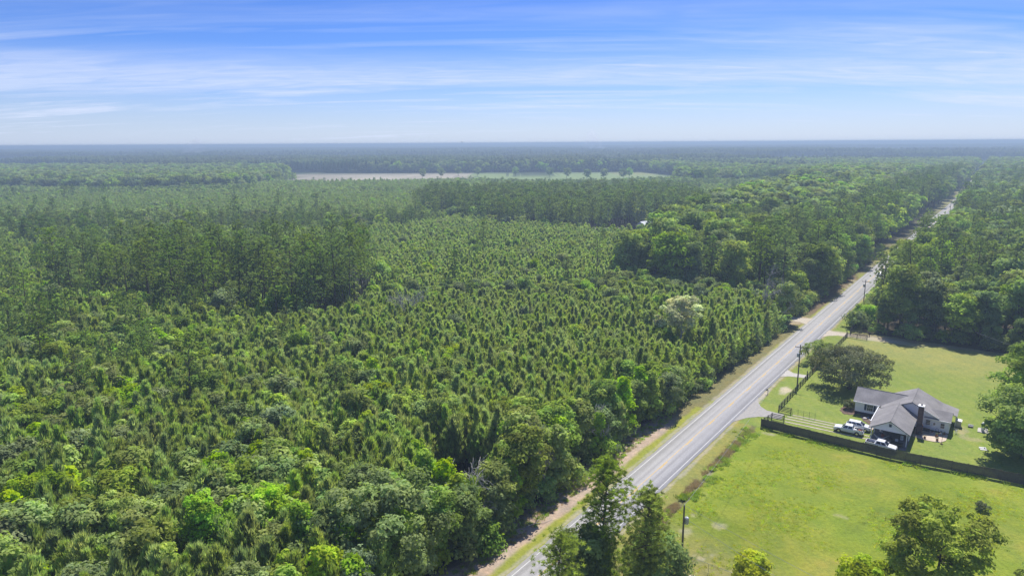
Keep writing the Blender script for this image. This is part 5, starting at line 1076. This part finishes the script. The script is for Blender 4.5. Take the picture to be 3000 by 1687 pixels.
o = obj('dead_tree', dead_tree(412, 8, spread=0.6), None, W(31.5, -10.6)); tag(o, 'cluster of bare grey stems at the dark wood edge near the road', 'dead tree')
o = obj('dead_tree', dead_tree(413, 9, spread=1.2), None, W(-6, -15)); tag(o, 'bare pale branches beside the big foreground tree', 'dead tree')
leafmat('leaf_big', (0.31, 0.39, 0.14), 0.45, 0.05, 0.005)
single('big_tree', broadleaf(415, h=15.5, rx=7.4, base=0.12, ncl=130, per=170, ls=0.25, mat='leaf_big', cl=1.45, trunks=2), 'big spreading grey-green tree in the foreground left of the road', 'tree', 0, 0, 0, (-17.5, 82))
leafmat('leaf_yard', (0.33, 0.43, 0.095), 0.45, 0.08, 0.01)
# right edge trees
for k, (s_, t__, hh, rx, sd, mt, lb) in enumerate([
    (76.5, 53.0, 13.0, 6.4, 421, 'leaf_yard', 'large green yard tree at the right picture edge nearest the wooden fence'), (92, 55.5, 17.5, 7.6, 422, 'leaf_yard', 'tall yard tree in the middle of the group at the right edge'),
    (106, 57, 16.5, 7.2, 423, 'leaf_yard', 'farthest large yard tree at the right edge beside the lawn'), (86, 65, 16.5, 7.0, 424, 'leaf_bright', 'bright green tree behind the yard trees at the right edge'), (110, 70, 16, 7.0, 425, 'leaf_yard', 'green tree behind the farthest yard tree')]):
    single('yard_tree', broadleaf(sd, h=hh, rx=rx, base=0.08, ncl=120, per=150, ls=0.27, mat=mt, cl=1.35), lb, 'tree', s_, t__)
# foreground pines and broadleaves on the near side
single('front_pine', pine_tall(431, h=18.4, start=0.18, R0=3.5, wide=True, ncl=200, per=125, bl=0.36, bw=0.045, mat='needles_front'), 'tall left one of the two foreground pines in front of the road', 'pine', -4.6, 9.0) if leafmat('needles_front', (0.32, 0.39, 0.105), 0.45, 0.1, 0.01) else None
single('front_pine', pine_tall(432, h=16.2, start=0.18, R0=3.6, wide=True, ncl=190, per=125, bl=0.36, bw=0.045, mat='needles_front'), 'right one of the two foreground pines beside the near power pole', 'pine', -3.5, 14.2)
single('front_pine', pine_tall(433, h=14.2, start=0.2, R0=3.0, wide=True, ncl=110, per=120, bl=0.36, bw=0.045, mat='needles_front'), 'lower foreground pine at the bottom edge left of the tall pair', 'pine', -15.5, 8.6)
single('vine_clad_tree', broadleaf(434, h=10.0, rx=3.2, base=0.05, ncl=80, per=140, ls=0.22, mat='leaf_mid', shape='column', cl=1.1), 'dark leafy tree below the left foreground pine', 'tree', -6, 7.6)
single('front_tree', broadleaf(435, h=8.6, rx=3.4, base=0.1, ncl=90, per=140, ls=0.22, mat='leaf_mid', cl=1.15), 'dense green broadleaf below the right foreground pine at the pole', 'tree', -0.5, 14.6)
single('front_tree', broadleaf(436, h=15.0, rx=5.9, base=0.12, ncl=110, per=180, ls=0.22, mat='leaf_bright2', cl=1.0), 'spreading yellow-green tree at the bottom edge in the open field', 'tree', 15.6, 44.2) if leafmat('leaf_bright2', (0.42, 0.48, 0.075), 0.45, 0.1, 0.01) else None
single('front_tree', broadleaf(437, h=8.0, rx=3.4, base=0.1, ncl=60, per=130, ls=0.2, mat='leaf_bright2', cl=0.9), 'lower yellow-green tree beside the spreading one at the bottom', 'tree', 10.5, 37.2)
single('front_bush', broadleaf(438, h=5.4, rx=2.2, base=0.05, ncl=46, per=110, ls=0.18, mat='leaf_bright2', cl=0.75), 'small bright green treetop at the bottom edge of the field', 'tree', 7.5, 24.4)
single('front_bush', broadleaf(439, h=8.0, rx=4.2, base=0.05, ncl=60, per=110, ls=0.2, mat='leaf_grey', cl=1.0), 'grey-green bush in the bottom right corner of the picture', 'bush', 21, 56)
single('field_shrub', broadleaf(440, h=1.2, rx=1.0, base=0.05, ncl=16, per=60, ls=0.11, mat='leaf_oak', cl=0.4), 'small dark low shrub alone in the right of the field', 'shrub', 50, 48)
for k, (x_, y_, hh, rx) in enumerate([(-66, 88, 13.5, 4.2), (-39, 78, 15.5, 4.6), (-33.5, 84, 13, 3.6), (-27, 79, 13.5, 3.4), (-53, 82, 13.0, 3.2), (-71, 108, 12, 3.2), (-45, 96, 12, 3.0)]):
    single('bright_front_tree', broadleaf(450+k, h=hh, rx=rx, base=0.08, ncl=90, per=120, ls=0.21, mat='leaf_bright', shape='cone' if k % 2 else 'round', cl=0.95),
           ['bright yellow-green tree low at the far left of the foreground', 'large bright yellow-green treetop at the bottom edge left of the big grey tree', 'bright treetop just behind the large one at the bottom edge', 'bright green treetop nearest the big grey-green foreground tree', 'bright cone-shaped tree between the bottom edge treetops', 'bright green tree second row from the left picture corner', 'bright cone-shaped tree rising among dark foreground pines'][k], 'tree', 0, 0, k, (x_, y_))
# yellow-green round trees beyond the right-hand wood
for k, (s_, t__, hh, rx) in enumerate([(268, 12, 13, 5.5), (330, 22, 14, 7.5), (345, 36, 13.5, 7.0), (318, 38, 13, 6.5), (300, 14, 11, 5)]):
    single('round_yellow_tree', broadleaf(470+k, h=hh, rx=rx, base=0.1, ncl=60, per=60, ls=0.42, mat='leaf_bright', cl=1.6), ['yellow-green tree at the roadside where the road slips behind the wood', 'broad yellow-green tree left in the bright group beyond the wood', 'broad yellow-green tree right in the bright group beyond the wood', 'yellow-green tree at the front of the bright group beyond the wood', 'small yellow-green tree between road and the bright group'][k], 'tree', s_, t__)

# ------------------------------------------------------------------ grass tufts and weeds
def tuft(seed, n=26, hh=0.35, sp=0.3, mat='grass_blade', w=0.03, bend=0.5):
    g = np.random.default_rng(seed); C = np.zeros((n, 3)); C[:, :2] = g.normal(size=(n, 2))*sp*0.5; D = g.normal(size=(n, 3))*bend; D[:, 2] = 1
    V, F = blades(C, D, hh*(0.6+0.7*g.random(n)), np.full(n, w), g); K = (0.7+0.6*g.random((n, 1)))*np.array([[1, 1, 0.9]]); return mesh_np('tuft', V, F, M[mat], col=np.repeat(K, 3, 0))
def sow(name, label, meshes, X, Y, sc, zz=0.0):
    n = len(X); stuff(name, label, meshes, X, Y, np.full(n, -0.04+zz), sc, sc, G.integers(0, len(meshes), n), G.random(n)*6.28, tilt=0.08)
gs = [tuft(i, 34, 0.26, 0.6, 'grass_blade', 0.04, 0.8) for i in range(3)]+[tuft(9, 26, 0.30, 0.7, 'weed', 0.06, 0.9)]
x, y = scatter(-5, 130, 66, 190, 0.62, G); s, t = ST(x, y); k = inpoly(s, t, [(-30, 8.4), (62.0, 8.6), (61.5, 34), (64, 56), (66, 90), (-30, 110)]) & (fbm(x, y, 5, 61) > 0.46+0.2*G.random(len(x))) & wedge(x, y, 4); x, y = x[k], y[k]
sow('field_grass', 'rough unmown grass of the open field', gs, x, y, 0.3+0.5*fbm(x, y, 9, 62)+0.2*G.random(len(x)))
dg = [tuft(20+i, 40, 0.62, 0.5, 'dry_grass', 0.035, 0.45) for i in range(3)]
ss_ = G.uniform(4, 60, 1700); tt_ = 7.5+0.012*(ss_-20)+G.normal(size=1700)*0.42; k = fbm(ss_, tt_*1.0, 2.6, 83) > 0.5; ss_, tt_ = ss_[k], tt_[k]; P = [W(a, b) for a, b in zip(ss_, tt_)]; sow('ditch_grass', 'tall dry brown grass along the roadside ditch', dg, np.array([p.x for p in P]), np.array([p.y for p in P]), 0.4+0.6*G.random(len(P)), -0.2)
wd = [tuft(30+i, 40, 0.55, 0.6, 'weed', 0.09, 0.8) for i in range(3)]
ss_ = G.uniform(-12, 61, 1700); tt_ = 8.3+G.normal(size=1700)*0.75; u_ = G.uniform(0, 56, 1300); Q = [wpt(a) for a in u_]; ss2 = np.array([q[0] for q in Q])-0.25-np.abs(G.normal(size=1300))*0.5; tt2 = np.array([q[1] for q in Q])
ss_ = np.concatenate([ss_, ss2]); tt_ = np.concatenate([tt_, tt2]); P = [W(a, b) for a, b in zip(ss_, tt_)]; px_ = np.array([p.x for p in P]); py_ = np.array([p.y for p in P]); k = (fbm(px_, py_, 2.5, 71) > 0.60); px_, py_ = px_[k], py_[k]
sow('bank_weeds', 'green weeds along the ditch bank and the foot of the wooden fence', wd, px_, py_, 0.35+0.65*G.random(len(px_)))
ss_ = G.uniform(-12, 60, 700); tt_ = -7.5-G.random(700)*3; P = [W(a, b) for a, b in zip(ss_, tt_)]; sow('bank_litter', 'dry grass and sprigs on the sandy bank below the wood', [dg[0], wd[0]], np.array([p.x for p in P]), np.array([p.y for p in P]), 0.3+0.5*G.random(700))
fallen = obj('fallen_branch', limbs([([(0, 0, 0.1), (1.6, 0.4, 0.2), (3.2, 0.2, 0.12), (4.6, 0.7, 0.1)], [0.07, 0.055, 0.04, 0.02]), ([(1.6, 0.4, 0.2), (2.6, 1.1, 0.35), (3.4, 1.3, 0.3)], [0.045, 0.03, 0.012])], 'fallen_branch', 'grey_bark'), None, W(3.0, -8.4), ROAD_ANG-0.6); tag(fallen, 'long bare fallen branch lying on the sandy bank', 'branch')
